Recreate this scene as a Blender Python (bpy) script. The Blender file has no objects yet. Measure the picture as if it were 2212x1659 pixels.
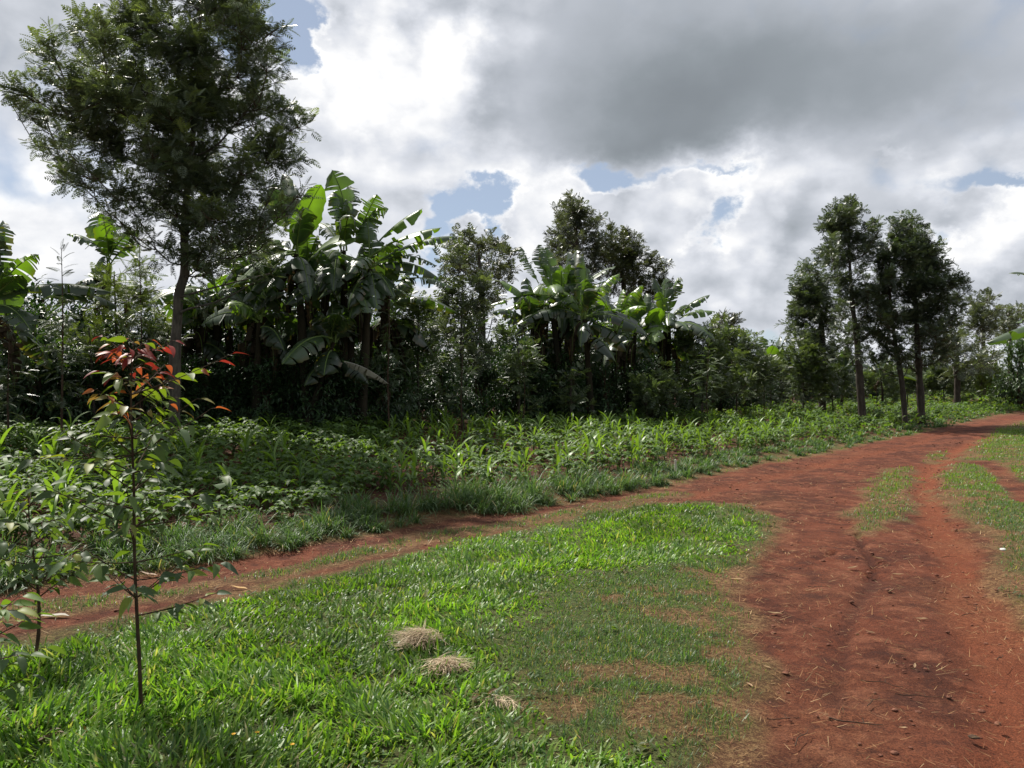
import bpy, math, random
import numpy as np
from mathutils import Vector, Matrix

rng = np.random.default_rng(11)
random.seed(11)
C = bpy.context.scene.collection
sc = bpy.context.scene
PI = math.pi

# ------------------------------------------------------------------ camera
CAM_H = 1.55
FPX = 1703.0            # focal length measured on a 2212 px wide view of the photograph
HZ = 834.0              # horizon row there
cam_d = bpy.data.cameras.new("camera")
cam_d.sensor_width = 36.0
cam_d.lens = 36.0 * FPX / 2212.0
cam_d.clip_start = 0.05
cam_d.clip_end = 5000
cam = bpy.data.objects.new("camera", cam_d)
C.objects.link(cam)
cam.location = (0, 0, CAM_H)
cam.rotation_euler = (math.radians(90.15), 0, 0)
sc.camera = cam

# ------------------------------------------------------------------ sun, exposure
SUN_AZ, SUN_EL = math.radians(-38), math.radians(54)
sdir = Vector((math.sin(SUN_AZ) * math.cos(SUN_EL), math.cos(SUN_AZ) * math.cos(SUN_EL), math.sin(SUN_EL)))
sun_d = bpy.data.lights.new("sun", 'SUN')
sun_d.energy = 5.0
sun_d.angle = math.radians(0.6)
sun_d.color = (1.0, 0.95, 0.86)
sun = bpy.data.objects.new("sun", sun_d)
C.objects.link(sun)
sun.rotation_euler = sdir.to_track_quat('Z', 'Y').to_euler()
sc.view_settings.view_transform = 'Standard'
sc.view_settings.look = 'None'
sc.view_settings.exposure = 0.42
sc.view_settings.gamma = 1.0
sc.view_settings.use_curve_mapping = False
sc.cycles.max_bounces = 6
sc.cycles.diffuse_bounces = 3
sc.cycles.glossy_bounces = 2
sc.cycles.transmission_bounces = 3
sc.cycles.sample_clamp_indirect = 4.0

# ------------------------------------------------------------------ node helpers
class NT:
    def __init__(s, tree):
        s.t = tree; s.n = tree.nodes; s.l = tree.links
    def new(s, typ, **kw):
        n = s.n.new(typ)
        for k, v in kw.items(): setattr(n, k, v)
        return n
    def put(s, sock, v):
        if v is None: return
        if isinstance(v, bpy.types.NodeSocket): s.l.new(v, sock)
        else: sock.default_value = v
    def m(s, op, a, b=None, c=None, clamp=False):
        n = s.new('ShaderNodeMath', operation=op); n.use_clamp = clamp
        s.put(n.inputs[0], a); s.put(n.inputs[1], b); s.put(n.inputs[2], c)
        return n.outputs[0]
    def vm(s, op, a, b=None, c=None):
        n = s.new('ShaderNodeVectorMath', operation=op)
        s.put(n.inputs[0], a); s.put(n.inputs[1], b)
        if c is not None: s.put(n.inputs[2], c)
        return n.outputs['Value'] if op in ('DOT_PRODUCT', 'LENGTH') else n.outputs[0]
    def noise(s, vec, scale, detail=4, rough=0.5, dist=0.0, out='Fac', lac=2.0):
        n = s.new('ShaderNodeTexNoise')
        s.put(n.inputs['Vector'], vec); n.inputs['Scale'].default_value = scale
        n.inputs['Detail'].default_value = detail; n.inputs['Roughness'].default_value = rough
        n.inputs['Distortion'].default_value = dist; n.inputs['Lacunarity'].default_value = lac
        return n.outputs[out]
    def ss(s, x, lo, hi, a=0.0, b=1.0):
        n = s.new('ShaderNodeMapRange', interpolation_type='SMOOTHSTEP')
        s.put(n.inputs[0], x); n.inputs[1].default_value = lo; n.inputs[2].default_value = hi
        n.inputs[3].default_value = a; n.inputs[4].default_value = b
        return n.outputs[0]
    def mix(s, f, a, b, typ='MIX'):
        n = s.new('ShaderNodeMix', data_type='RGBA', blend_type=typ)
        s.put(n.inputs[0], f)
        s.put(n.inputs[6], a if isinstance(a, bpy.types.NodeSocket) else (*a, 1))
        s.put(n.inputs[7], b if isinstance(b, bpy.types.NodeSocket) else (*b, 1))
        return n.outputs[2]
    def ramp(s, f, stops):
        n = s.new('ShaderNodeValToRGB'); e = n.color_ramp.elements
        while len(e) < len(stops): e.new(0.5)
        for i, (p, c) in enumerate(stops):
            e[i].position = p; e[i].color = (*c, 1)
        s.put(n.inputs[0], f)
        return n.outputs[0]

# ------------------------------------------------------------------ world: sky with clouds
SKYG = 0.83
def build_world():
    w = bpy.data.worlds.new("World"); sc.world = w; w.use_nodes = True
    g = NT(w.node_tree)
    for n in list(g.n): g.n.remove(n)
    out = g.new('ShaderNodeOutputWorld')
    sky = g.new('ShaderNodeTexSky', sky_type='NISHITA')
    sky.sun_disc = False; sky.sun_elevation = SUN_EL; sky.sun_rotation = SUN_AZ
    sky.air_density = 1.0; sky.dust_density = 0.6; sky.altitude = 1500
    bg1 = g.new('ShaderNodeBackground'); bg1.inputs[1].default_value = 0.090
    skc = g.mix(0.55, sky.outputs[0], (4.2, 4.6, 5.2))
    g.l.new(skc, bg1.inputs[0])
    d = g.new('ShaderNodeTexCoord').outputs['Generated']
    sep = g.new('ShaderNodeSeparateXYZ'); g.l.new(d, sep.inputs[0])
    x, y, z = sep.outputs
    az = g.m('ARCTAN2', x, y)
    el = g.m('ARCSINE', z)
    cmb = g.new('ShaderNodeCombineXYZ'); g.l.new(az, cmb.inputs[0]); g.l.new(el, cmb.inputs[1])
    p0 = cmb.outputs[0]
    wv = g.noise(g.vm('MULTIPLY', d, (1, 1, 1.5)), 3.2, 5, 0.55, out='Color')
    wv = g.vm('SUBTRACT', wv, (0.5, 0.5, 0.5))
    wv2 = g.noise(g.vm('MULTIPLY', d, (1, 1, 1.3)), 13.0, 6, 0.6, out='Color')
    wv2 = g.vm('SUBTRACT', wv2, (0.5, 0.5, 0.5))
    pw = g.vm('MULTIPLY_ADD', wv, (0.22, 0.18, 0), g.vm('MULTIPLY_ADD', wv2, (0.05, 0.05, 0), p0))
    pb = g.vm('MULTIPLY_ADD', wv, (0.14, 0.12, 0), g.vm('MULTIPLY_ADD', wv2, (0.13, 0.13, 0), p0))
    def ang(u, v):
        a = math.atan((u - 1106) / FPX)
        return a, math.atan((HZ - v) / FPX * math.cos(a))
    def blobs(p, lst, start=0.0):
        acc = start
        for (u, v, ru, rv, wt) in lst:
            a, e = ang(u, v); ra, re = ru / FPX, rv / FPX
            q = g.vm('MULTIPLY_ADD', p, (1 / ra, 1 / re, 0), (-a / ra, -e / re, 0))
            q = g.vm('DOT_PRODUCT', q, q)
            k = g.m('POWER', 0.3679, q)
            acc = g.m('MULTIPLY_ADD', k, wt, acc)
        return acc
    # billow shape shared by all cloud edges
    vo = g.new('ShaderNodeTexVoronoi', feature='F1'); vo.inputs['Scale'].default_value = 18.0
    vo.inputs['Detail'].default_value = 1.0; vo.inputs['Roughness'].default_value = 0.5
    g.l.new(g.vm('MULTIPLY_ADD', wv2, (0.05, 0.05, 0.05), d), vo.inputs['Vector'])
    puff = g.m('SUBTRACT', 0.42, vo.outputs['Distance'])
    # where the sky shows through (blue) : negative cover, and the cumulus heads that stand before it
    gaps = blobs(pb, [(662, 60, 50, 90, 1.7), (915, 515, 60, 24, 0.95), (1000, 480, 75, 32, 1.2), (1085, 440, 60, 34, 1.25), (1060, 500, 40, 30, .6), (1330, 405, 75, 40, 1.35), (1555, 480, 55, 48, 1.15), (1500, 385, 110, 18, 0.7),
                      (2200, 400, 150, 26, 1.0), (2070, 545, 85, 34, 1.2), (2120, 270, 130, 70, 0.35), (620, 0, 40, 50, 0.9), (1880, 400, 130, 40, 0.15),
                      (900, 575, 90, 26, 1.0), (500, 70, 70, 80, 0.9), (500, 250, 60, 90, 0.5), (1640, 715, 330, 22, 0.5), (1700, 300, 60, 40, 0.15),
                      (1200, 540, 120, 105, -1.3), (1290, 500, 70, 60, -0.5), (800, 130, 110, 110, -1.2), (1440, 500, 80, 110, -0.7), (1650, 500, 70, 120, -0.6), (2190, 510, 70, 60, -1.1), (2110, 600, 120, 50, -1.0), (1895, 352, 45, 18, -0.8)])
    nz = g.noise(g.vm('MULTIPLY', d, (1, 1, 1.6)), 4.2, 9, 0.47)
    cov = g.m('SUBTRACT', g.m('MULTIPLY_ADD', nz, 1.9, 0.02), gaps)
    cov = g.m('MULTIPLY_ADD', puff, 0.42, cov)
    raw = cov
    cov = g.ss(cov, -0.02, 0.60)
    # grey undersides and bright heads
    dark = blobs(pw, [(1520, 40, 360, 150, 0.72), (1950, 150, 420, 110, 0.50), (1420, 240, 210, 120, 0.95), (1430, 330, 180, 45, 0.60), (1950, 40, 300, 70, 0.2), (1700, 230, 260, 100, 0.50),
                      (2100, 180, 260, 80, 0.30), (100, 60, 260, 170, 0.38), (60, 280, 200, 70, 0.25), (1000, 0, 140, 30, 0.25), (1240, 120, 110, 130, 0.22),
                      (1850, 460, 110, 120, 0.36), (1640, 670, 190, 36, 0.36), (960, 370, 130, 60, 0.26), (2150, 640, 90, 40, 0.18), (2020, 470, 120, 60, 0.25),
                      (890, 280, 90, 60, 0.14), (1380, 590, 90, 50, 0.12)])
    rear_dim = g.ss(y, 0.1, -0.5)  # added heavy cloud, unseen behind the camera, cuts fill light and deepens blacks
    dark = g.m('MULTIPLY_ADD', rear_dim, 0.95, dark)
    brt = blobs(pb, [(770, 110, 110, 110, 0.85), (810, 260, 150, 110, 0.45), (960, 170, 90, 100, 0.75), (985, 80, 60, 50, 0.55), (1000, 300, 80, 60, .35),
                     (1190, 440, 100, 55, 0.75), (1130, 520, 60, 50, 0.35), (1260, 540, 150, 80, 0.30), (1560, 400, 170, 55, 0.60), (1660, 500, 80, 90, 0.40), (1440, 520, 80, 80, 0.3),
                     (2180, 490, 70, 50, 0.85), (2120, 580, 110, 50, 0.35), (1900, 352, 50, 20, 0.45), (100, 480, 200, 120, 0.45), (30, 600, 150, 60, 0.5), (1480, 690, 200, 40, 0.25),
                     (1110, 340, 50, 40, 0.30), (660, 200, 60, 60, 0.35)])
    dv = g.vm('MULTIPLY', d, (1, 1, 1.7))
    off = Vector((-0.018, 0.0, 0.03))
    r1 = g.noise(dv, 5.0, 8, 0.50, 0.0)
    r2 = g.noise(g.vm('ADD', dv, tuple(off)), 5.0, 8, 0.50, 0.0)
    rel = g.m('SUBTRACT', r1, r2)
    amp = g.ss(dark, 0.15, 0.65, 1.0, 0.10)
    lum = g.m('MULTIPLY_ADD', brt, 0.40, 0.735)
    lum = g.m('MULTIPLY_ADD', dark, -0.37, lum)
    lum = g.m('ADD', lum, g.m('MULTIPLY', g.m('MULTIPLY', rel, 1.35), amp))
    lum = g.m('ADD', lum, g.m('MULTIPLY', g.m('MULTIPLY', puff, 0.34), amp))
    lum = g.m('ADD', lum, g.m('MULTIPLY', g.ss(raw, 1.0, 0.35), g.m('MULTIPLY', amp, 0.20)))
    lum = g.m('ADD', lum, g.m('MULTIPLY', g.m('SUBTRACT', nz, 0.5), g.m('MULTIPLY', amp, 0.28)))
    lum = g.m('ADD', lum, g.m('MULTIPLY', g.m('SUBTRACT', g.noise(d, 2.6, 3, 0.5), 0.5), 0.20))
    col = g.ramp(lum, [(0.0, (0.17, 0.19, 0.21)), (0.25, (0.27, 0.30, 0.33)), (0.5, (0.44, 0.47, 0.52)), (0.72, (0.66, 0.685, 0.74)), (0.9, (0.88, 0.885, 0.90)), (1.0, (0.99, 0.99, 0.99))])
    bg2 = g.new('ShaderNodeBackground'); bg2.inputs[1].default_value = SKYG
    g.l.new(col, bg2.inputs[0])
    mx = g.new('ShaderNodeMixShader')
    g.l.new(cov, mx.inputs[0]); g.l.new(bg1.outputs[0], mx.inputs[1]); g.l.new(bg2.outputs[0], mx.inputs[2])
    g.l.new(mx.outputs[0], out.inputs[0])
    w.cycles.sampling_method = 'MANUAL'; w.cycles.sample_map_resolution = 512
build_world()

# ------------------------------------------------------------------ materials
def new_mat(name):
    m = bpy.data.materials.new(name); m.use_nodes = True
    g = NT(m.node_tree)
    for n in list(g.n): g.n.remove(n)
    return m, g

def leaf_mat(name, transl=0.35, rough=0.42, spec=0.5, tgain=(1.5, 1.9, 0.5), nscale=9.0, var=0.25):
    m, g = new_mat(name)
    out = g.new('ShaderNodeOutputMaterial')
    at = g.new('ShaderNodeAttribute', attribute_name='col')
    oi = g.new('ShaderNodeObjectInfo')
    tc = g.new('ShaderNodeTexCoord')
    n = g.noise(tc.outputs['Object'], nscale, 3, 0.6)
    k = g.m('MULTIPLY_ADD', n, 0.7, 0.65)
    k = g.m('MULTIPLY', k, g.m('MULTIPLY_ADD', oi.outputs['Random'], var, 1 - var / 2))
    c = g.vm('MULTIPLY', at.outputs['Color'], g.vm('MULTIPLY', (1, 1, 1), k))
    s = g.new('ShaderNodeVectorMath', operation='SCALE'); g.l.new(at.outputs['Color'], s.inputs[0]); g.l.new(k, s.inputs['Scale'])
    c = s.outputs[0]
    b = g.new('ShaderNodeBsdfPrincipled')
    g.l.new(c, b.inputs['Base Color']); b.inputs['Roughness'].default_value = rough
    b.inputs['Specular IOR Level'].default_value = spec
    t = g.new('ShaderNodeBsdfTranslucent')
    g.l.new(g.vm('MULTIPLY', c, tgain), t.inputs['Color'])
    mx = g.new('ShaderNodeMixShader'); mx.inputs[0].default_value = transl
    g.l.new(b.outputs[0], mx.inputs[1]); g.l.new(t.outputs[0], mx.inputs[2])
    g.l.new(mx.outputs[0], out.inputs[0])
    return m

def bark_mat(name, c1, c2, scale=14.0):
    m, g = new_mat(name)
    out = g.new('ShaderNodeOutputMaterial')
    tc = g.new('ShaderNodeTexCoord')
    v = g.vm('MULTIPLY', tc.outputs['Object'], (1, 1, 0.25))
    n = g.noise(v, scale, 6, 0.65)
    n2 = g.noise(tc.outputs['Object'], 3.0, 3, 0.5)
    c = g.mix(g.ss(n, 0.35, 0.65), c1, c2)
    c = g.mix(g.ss(n2, 0.45, 0.7), c, tuple(0.6 * k for k in c2))
    b = g.new('ShaderNodeBsdfPrincipled'); g.l.new(c, b.inputs['Base Color']); b.inputs['Roughness'].default_value = 0.9
    b.inputs['Specular IOR Level'].default_value = 0.15
    bp = g.new('ShaderNodeBump'); bp.inputs['Strength'].default_value = 0.6; bp.inputs['Distance'].default_value = 0.02
    g.l.new(n, bp.inputs['Height']); g.l.new(bp.outputs[0], b.inputs['Normal'])
    g.l.new(b.outputs[0], out.inputs[0])
    return m

M = {}
M['grass'] = leaf_mat('grass_blades', 0.42, 0.42, 0.4, (1.45, 1.70, 0.45), 5.0)
M['verge'] = leaf_mat('verge_grass_blades', 0.30, 0.48, 0.35, (1.4, 1.6, 0.6), 3.0)
M['straw'] = leaf_mat('dry_straw', 0.2, 0.6, 0.2, (1.1, 1.0, 0.8), 20.0)
M['crop'] = leaf_mat('crop_leaves', 0.40, 0.52, 0.28, (1.8, 1.8, 0.5), 12.0)
M['maize'] = leaf_mat('maize_leaves', 0.40, 0.42, 0.4, (1.75, 1.8, 0.45), 12.0)
M['banana'] = leaf_mat('banana_leaves', 0.32, 0.38, 0.8, (1.9, 2.2, 0.3), 2.5)
M['dead'] = leaf_mat('dead_leaves', 0.2, 0.75, 0.2, (1.1, 1.0, 0.7), 12.0)
M['fern'] = leaf_mat('silky_oak_leaves', 0.26, 0.36, 0.6, (1.6, 1.7, 0.7), 0.9)
M['shrub'] = leaf_mat('shrub_leaves', 0.28, 0.40, 0.5, (1.5, 1.65, 0.6), 1.6)
M['coffee'] = leaf_mat('coffee_leaves', 0.12, 0.42, 0.35, (1.5, 2.0, 0.4), 2.5)
M['sapling'] = leaf_mat('sapling_leaves', 0.38, 0.50, 0.32, (1.7, 1.9, 0.3), 6.0)
M['redleaf'] = leaf_mat('red_young_leaves', 0.42, 0.45, 0.35, (1.5, 0.9, 0.8), 6.0)
M['bark'] = bark_mat('grey_bark', (0.045, 0.036, 0.030), (0.095, 0.080, 0.066))
M['twig'] = bark_mat('brown_twig', (0.05, 0.032, 0.022), (0.10, 0.065, 0.045), 40)
M['stem'] = bark_mat('banana_stem', (0.018, 0.018, 0.011), (0.045, 0.035, 0.022), 6)
M['rib'] = bark_mat('leaf_midrib', (0.16, 0.24, 0.06), (0.20, 0.28, 0.09), 6)
M['stake'] = bark_mat('pale_wood', (0.5, 0.47, 0.40), (0.62, 0.58, 0.50), 20)
M['stone'] = bark_mat('red_stones', (0.10, 0.035, 0.022), (0.22, 0.10, 0.065), 30)
M['paper'] = bark_mat('white_scrap', (0.6, 0.6, 0.57), (0.7, 0.69, 0.66), 30)

M['bark2'] = bark_mat('pale_bent_bark', (0.065, 0.056, 0.048), (0.14, 0.120, 0.10), 18)
def ground_mat():
    m, g = new_mat('red_soil_and_turf')
    out = g.new('ShaderNodeOutputMaterial')
    at = g.new('ShaderNodeAttribute', attribute_name='mask')      # r = turf, g = straw litter, b = wheel polish
    at2 = g.new('ShaderNodeAttribute', attribute_name='mask2')    # r = darker wheel streak and furrows, g = field earth
    s = g.new('ShaderNodeSeparateColor'); g.l.new(at.outputs['Color'], s.inputs[0])
    s2 = g.new('ShaderNodeSeparateColor'); g.l.new(at2.outputs['Color'], s2.inputs[0])
    p = g.new('ShaderNodeTexCoord').outputs['Object']
    big = g.noise(p, 0.9, 5, 0.6, 0.3)
    mid = g.noise(p, 4.2, 10, 0.72, 0.1)
    fine = g.noise(p, 30.0, 8, 0.78)
    vfine = g.noise(p, 120.0, 4, 0.8)
    c = g.mix(g.ss(big, 0.36, 0.64), (0.076, 0.0215, 0.0105), (0.155, 0.045, 0.021))
    c = g.mix(g.m('MULTIPLY', g.ss(mid, 0.50, 0.62), 0.8), c, (0.215, 0.078, 0.041))
    c = g.mix(g.m('MULTIPLY', g.ss(mid, 0.48, 0.38), 0.6), c, (0.050, 0.017, 0.011))
    c = g.mix(g.m('MULTIPLY', s.outputs[2], 0.8), c, (0.205, 0.058, 0.024))
    c = g.mix(g.m('MULTIPLY', s2.outputs[0], 0.8), c, (0.06, 0.020, 0.013))
    c = g.mix(g.m('MULTIPLY', s2.outputs[1], 0.85), c, (0.075, 0.032, 0.020))
    stc = g.mix(g.ss(fine, 0.40, 0.62), (0.13, 0.055, 0.028), (0.25, 0.15, 0.07))
    c = g.mix(g.m('MULTIPLY', s.outputs[1], g.ss(mid, 0.3, 0.6, 0.35, 0.95)), c, stc)
    grc = g.mix(g.ss(fine, 0.35, 0.65), (0.050, 0.066, 0.020), (0.10, 0.125, 0.035))
    c = g.mix(g.m('MULTIPLY', s.outputs[0], g.ss(fine, 0.30, 0.52, 0.45, 1.0)), c, grc)
    c = g.mix(0.75, c, g.mix(g.ss(vfine, 0.3, 0.7), (0.35, 0.32, 0.32), (1.65, 1.65, 1.65)), 'MULTIPLY')
    c = g.mix(0.6, c, g.mix(g.ss(fine, 0.3, 0.7), (0.62, 0.62, 0.62), (1.32, 1.3, 1.28)), 'MULTIPLY')
    b = g.new('ShaderNodeBsdfPrincipled'); g.l.new(c, b.inputs['Base Color']); b.inputs['Roughness'].default_value = 0.92
    b.inputs['Specular IOR Level'].default_value = 0.2
    hgt = g.m('ADD', g.m('MULTIPLY', mid, 1.0), g.m('ADD', g.m('MULTIPLY', fine, 0.55), g.m('MULTIPLY', vfine, 0.14)))
    bp = g.new('ShaderNodeBump'); bp.inputs['Strength'].default_value = 0.9; bp.inputs['Distance'].default_value = 0.045
    g.l.new(hgt, bp.inputs['Height']); g.l.new(bp.outputs[0], b.inputs['Normal'])
    g.l.new(b.outputs[0], out.inputs[0])
    return m
M['ground'] = ground_mat()

# ------------------------------------------------------------------ mesh helpers
def mk_mesh(name, V, Q, col=None, mats=(), midx=None, smooth=False):
    me = bpy.data.meshes.new(name)
    V = np.asarray(V, np.float32); Q = np.asarray(Q, np.int32)
    me.vertices.add(len(V)); me.vertices.foreach_set('co', V.ravel())
    me.loops.add(Q.size); me.loops.foreach_set('vertex_index', Q.ravel())
    me.polygons.add(len(Q)); me.polygons.foreach_set('loop_start', np.arange(len(Q), dtype=np.int32) * 4)
    for m in mats: me.materials.append(m)
    if midx is not None: me.polygons.foreach_set('material_index', np.asarray(midx, np.int32))
    me.polygons.foreach_set('use_smooth', np.full(len(Q), bool(smooth)))
    me.update(calc_edges=True)
    if col is not None:
        a = me.attributes.new('col', 'FLOAT_COLOR', 'POINT')
        c4 = np.ones((len(V), 4), np.float32); c4[:, :3] = col
        a.data.foreach_set('color', c4.ravel())
    return me

class MB:
    def __init__(s): s.V = []; s.Q = []; s.Cc = []; s.I = []; s.n = 0
    def add(s, V, Q, col=(0.1, 0.1, 0.1), mi=0):
        V = np.asarray(V, float).reshape(-1, 3); Q = np.asarray(Q, int).reshape(-1, 4)
        if not len(V): return
        s.V.append(V); s.Q.append(Q + s.n); s.n += len(V)
        col = np.asarray(col, float)
        if col.ndim == 1: col = np.tile(col, (len(V), 1))
        s.Cc.append(col); s.I.append(np.full(len(Q), mi))
    def mesh(s, name, mats, smooth=False, off=None):
        V = np.concatenate(s.V)
        if off is not None: V = V - np.asarray(off)
        return mk_mesh(name, V, np.concatenate(s.Q), np.concatenate(s.Cc), mats, np.concatenate(s.I), smooth)

def tag(o, label=None, cat=None, group=None, kind=None):
    if label: o['label'] = label
    if cat: o['category'] = cat
    if group: o['group'] = group
    if kind: o['kind'] = kind
    return o
def empty(name, loc, label, cat, group=None):
    o = bpy.data.objects.new(name, None); C.objects.link(o); o.location = loc
    o.empty_display_size = 0.2
    return tag(o, label, cat, group)
def obj(name, me, parent=None, loc=None):
    o = bpy.data.objects.new(name, me); C.objects.link(o)
    if parent is not None: o.parent = parent
    if loc is not None: o.location = loc
    return o
def dup(root, loc, rz=0, s=1.0, label=None, group=None, tilt=(0, 0)):
    r = root.copy(); C.objects.link(r); r.location = loc; r.rotation_euler = (tilt[0], tilt[1], rz); r.scale = (s, s, s)
    if label: r['label'] = label
    if group: r['group'] = group
    for ch in list(root.children):
        c = ch.copy(); C.objects.link(c); c.parent = r
    return r

def norm(a): return a / np.maximum(np.linalg.norm(a, axis=-1, keepdims=True), 1e-9)
def tube(P, R, k=6):
    P = np.asarray(P, float); n = len(P); R = np.broadcast_to(np.asarray(R, float), (n,))
    T = norm(np.gradient(P, axis=0))
    ref = np.where(np.abs(T[:, 2:3]) > 0.9, np.array([[1., 0, 0]]), np.array([[0., 0, 1]]))
    ref = np.broadcast_to(ref[0], (n, 3))
    A = norm(np.cross(T, ref)); B = np.cross(T, A)
    a = np.arange(k) * 2 * PI / k
    V = P[:, None] + R[:, None, None] * (np.cos(a)[None, :, None] * A[:, None] + np.sin(a)[None, :, None] * B[:, None])
    i = np.arange(n - 1)[:, None] * k; j = np.arange(k)[None]
    Q = np.stack([i + j, i + (j + 1) % k, i + k + (j + 1) % k, i + k + j], -1).reshape(-1, 4)
    return V.reshape(-1, 3), Q
def curve(P, n=12):
    """Catmull-Rom through the points"""
    P = np.asarray(P, float)
    if len(P) == 2: return P[0] + (P[1] - P[0]) * np.linspace(0, 1, n)[:, None]
    E = np.vstack([2 * P[0] - P[1], P, 2 * P[-1] - P[-2]])
    t = np.linspace(0, len(P) - 1, n); i = np.minimum(t.astype(int), len(P) - 2); f = (t - i)[:, None]
    a, b, c, d = E[i], E[i + 1], E[i + 2], E[i + 3]
    return 0.5 * (2 * b + (c - a) * f + (2 * a - 5 * b + 4 * c - d) * f ** 2 + (3 * b - a - 3 * c + d) * f ** 3)
def bez(a, b, c, n=10):
    t = np.linspace(0, 1, n)[:, None]
    return (1 - t) ** 2 * a + 2 * t * (1 - t) * b + t ** 2 * c

def frames(d, up, s):
    d = norm(d); x = norm(np.cross(d, up)); z = np.cross(x, d)
    return np.stack([x, d, z], -1) * np.asarray(s).reshape(-1, 1, 1)
def stamp(tV, tQ, Mx, T):
    V = np.einsum('nij,vj->nvi', Mx, tV) + T[:, None]
    n = len(T); v = len(tV)
    Q = (tQ[None] + (np.arange(n) * v)[:, None, None]).reshape(-1, 4)
    return V.reshape(-1, 3), Q
def rep(col, v): return np.repeat(col, v, axis=0)

def blades(base, L, W, az, th0, th1, S=3, prof=None, twist=None):
    """curved tapering grass blades; th = angle from the vertical"""
    n = len(base); k = np.arange(S + 1) / S
    th = th0[:, None] + (th1 - th0)[:, None] * k[None]
    hd = np.stack([np.cos(az), np.sin(az)], -1)
    ds = np.zeros((n, S + 1, 3))
    thm = 0.5 * (th[:, 1:] + th[:, :-1])
    ds[:, 1:, 0] = np.sin(thm) * hd[:, None, 0]; ds[:, 1:, 1] = np.sin(thm) * hd[:, None, 1]; ds[:, 1:, 2] = np.cos(thm)
    Pc = base[:, None] + np.cumsum(ds * (L / S)[:, None, None], 1)
    tw = az + PI / 2 + (0 if twist is None else twist)
    sd = np.stack([np.cos(tw), np.sin(tw), np.zeros(n)], -1)
    if prof is None: prof = np.array([0.7, 1.0, 0.75, 0.05]) if S == 3 else (np.array([0.9, 0.8, 0.05]) if S == 2 else np.clip(np.sin(PI * (0.15 + 0.85 * k)) ** 0.6, 0.03, 1))
    hw = 0.5 * W[:, None, None] * prof[None, :, None] * sd[:, None]
    V = np.stack([Pc - hw, Pc + hw], 2).reshape(n, -1, 3)
    q = np.array([[2 * i, 2 * i + 1, 2 * i + 3, 2 * i + 2] for i in range(S)])
    Q = (q[None] + (np.arange(n) * 2 * (S + 1))[:, None, None]).reshape(-1, 4)
    return V.reshape(-1, 3), Q, 2 * (S + 1)

# ------------------------------------------------------------------ placing from the photograph
def PX(u, v, D): return np.array([(u - 1106) / FPX * D, D, CAM_H + (HZ - v) / FPX * D])
def GP(u, v):
    D = CAM_H * FPX / (v - HZ); return ((u - 1106) / FPX * D, D)

verge_px = [(0, 1290), (240, 1252), (457, 1220), (604, 1190), (736, 1168), (857, 1146), (1001, 1112), (1133, 1104), (1251, 1080), (1386, 1060), (1491, 1040), (1640, 1003), (1800, 975), (1900, 950), (2050, 925), (2140, 905), (2212, 893)]
VERGE = np.array([(-30, -14), (-8, 2.2)] + [GP(*p) for p in verge_px] + [(48, 62), (300, 190)])
LINE_X = np.array([-60, -16, -9.3, -6.6, -2.4, 2.7, 8.7, 19.6, 40, 120])
LINE_Y = np.array([6, 11.5, 14.6, 16.2, 20, 24.5, 31, 47, 74, 150])

def seg_dist(P, A, B):
    d = B - A; t = np.clip(((P - A) @ d) / (d @ d), 0, 1)
    q = P - (A + t[:, None] * d)
    return np.hypot(q[:, 0], q[:, 1]), (d[0] * (P[:, 1] - A[1]) - d[1] * (P[:, 0] - A[0]))
def poly_side(P, L):
    """signed distance to an open line, positive on its left (beyond the verge)"""
    best = np.full(len(P), 1e9); sg = np.ones(len(P))
    for a, b in zip(L[:-1], L[1:]):
        d, s = seg_dist(P, a, b); k = d < best - 1e-9
        best[k] = d[k]; sg[k] = np.sign(s[k])
    return best * sg
def poly_in(P, L):
    """signed distance to a closed polygon, positive inside"""
    L = np.asarray(L, float); best = np.full(len(P), 1e9); ins = np.zeros(len(P), bool)
    for a, b in zip(L, np.roll(L, -1, 0)):
        d, _ = seg_dist(P, a, b); best = np.minimum(best, d)
        c = (a[1] > P[:, 1]) != (b[1] > P[:, 1])
        xx = (b[0] - a[0]) * (P[:, 1] - a[1]) / (b[1] - a[1] + 1e-12) + a[0]
        ins ^= c & (P[:, 0] < xx)
    return np.where(ins, best, -best)
def poly_line(P, L):
    best = np.full(len(P), 1e9)
    for a, b in zip(L[:-1], L[1:]): best = np.minimum(best, seg_dist(P, a, b)[0])
    return best
def sstep(x, a, b):
    t = np.clip((x - a) / (b - a), 0, 1); return t * t * (3 - 2 * t)

_g = np.random.default_rng(5).random((256, 256))
def vn(x, y):
    xi = np.floor(x).astype(int); yi = np.floor(y).astype(int); fx = x - xi; fy = y - yi
    fx = fx * fx * (3 - 2 * fx); fy = fy * fy * (3 - 2 * fy)
    a = _g[xi & 255, yi & 255]; b = _g[(xi + 1) & 255, yi & 255]; c = _g[xi & 255, (yi + 1) & 255]; d = _g[(xi + 1) & 255, (yi + 1) & 255]
    return (a * (1 - fx) + b * fx) * (1 - fy) + (c * (1 - fx) + d * fx) * fy
def fbm(x, y, s, o=4):
    r = 0; a = 0.5; t = 0
    for i in range(o):
        r = r + a * vn(x * s + 17.3 * i, y * s + 9.1 * i); t += a; a *= 0.55; s *= 2.03
    return r / t

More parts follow.
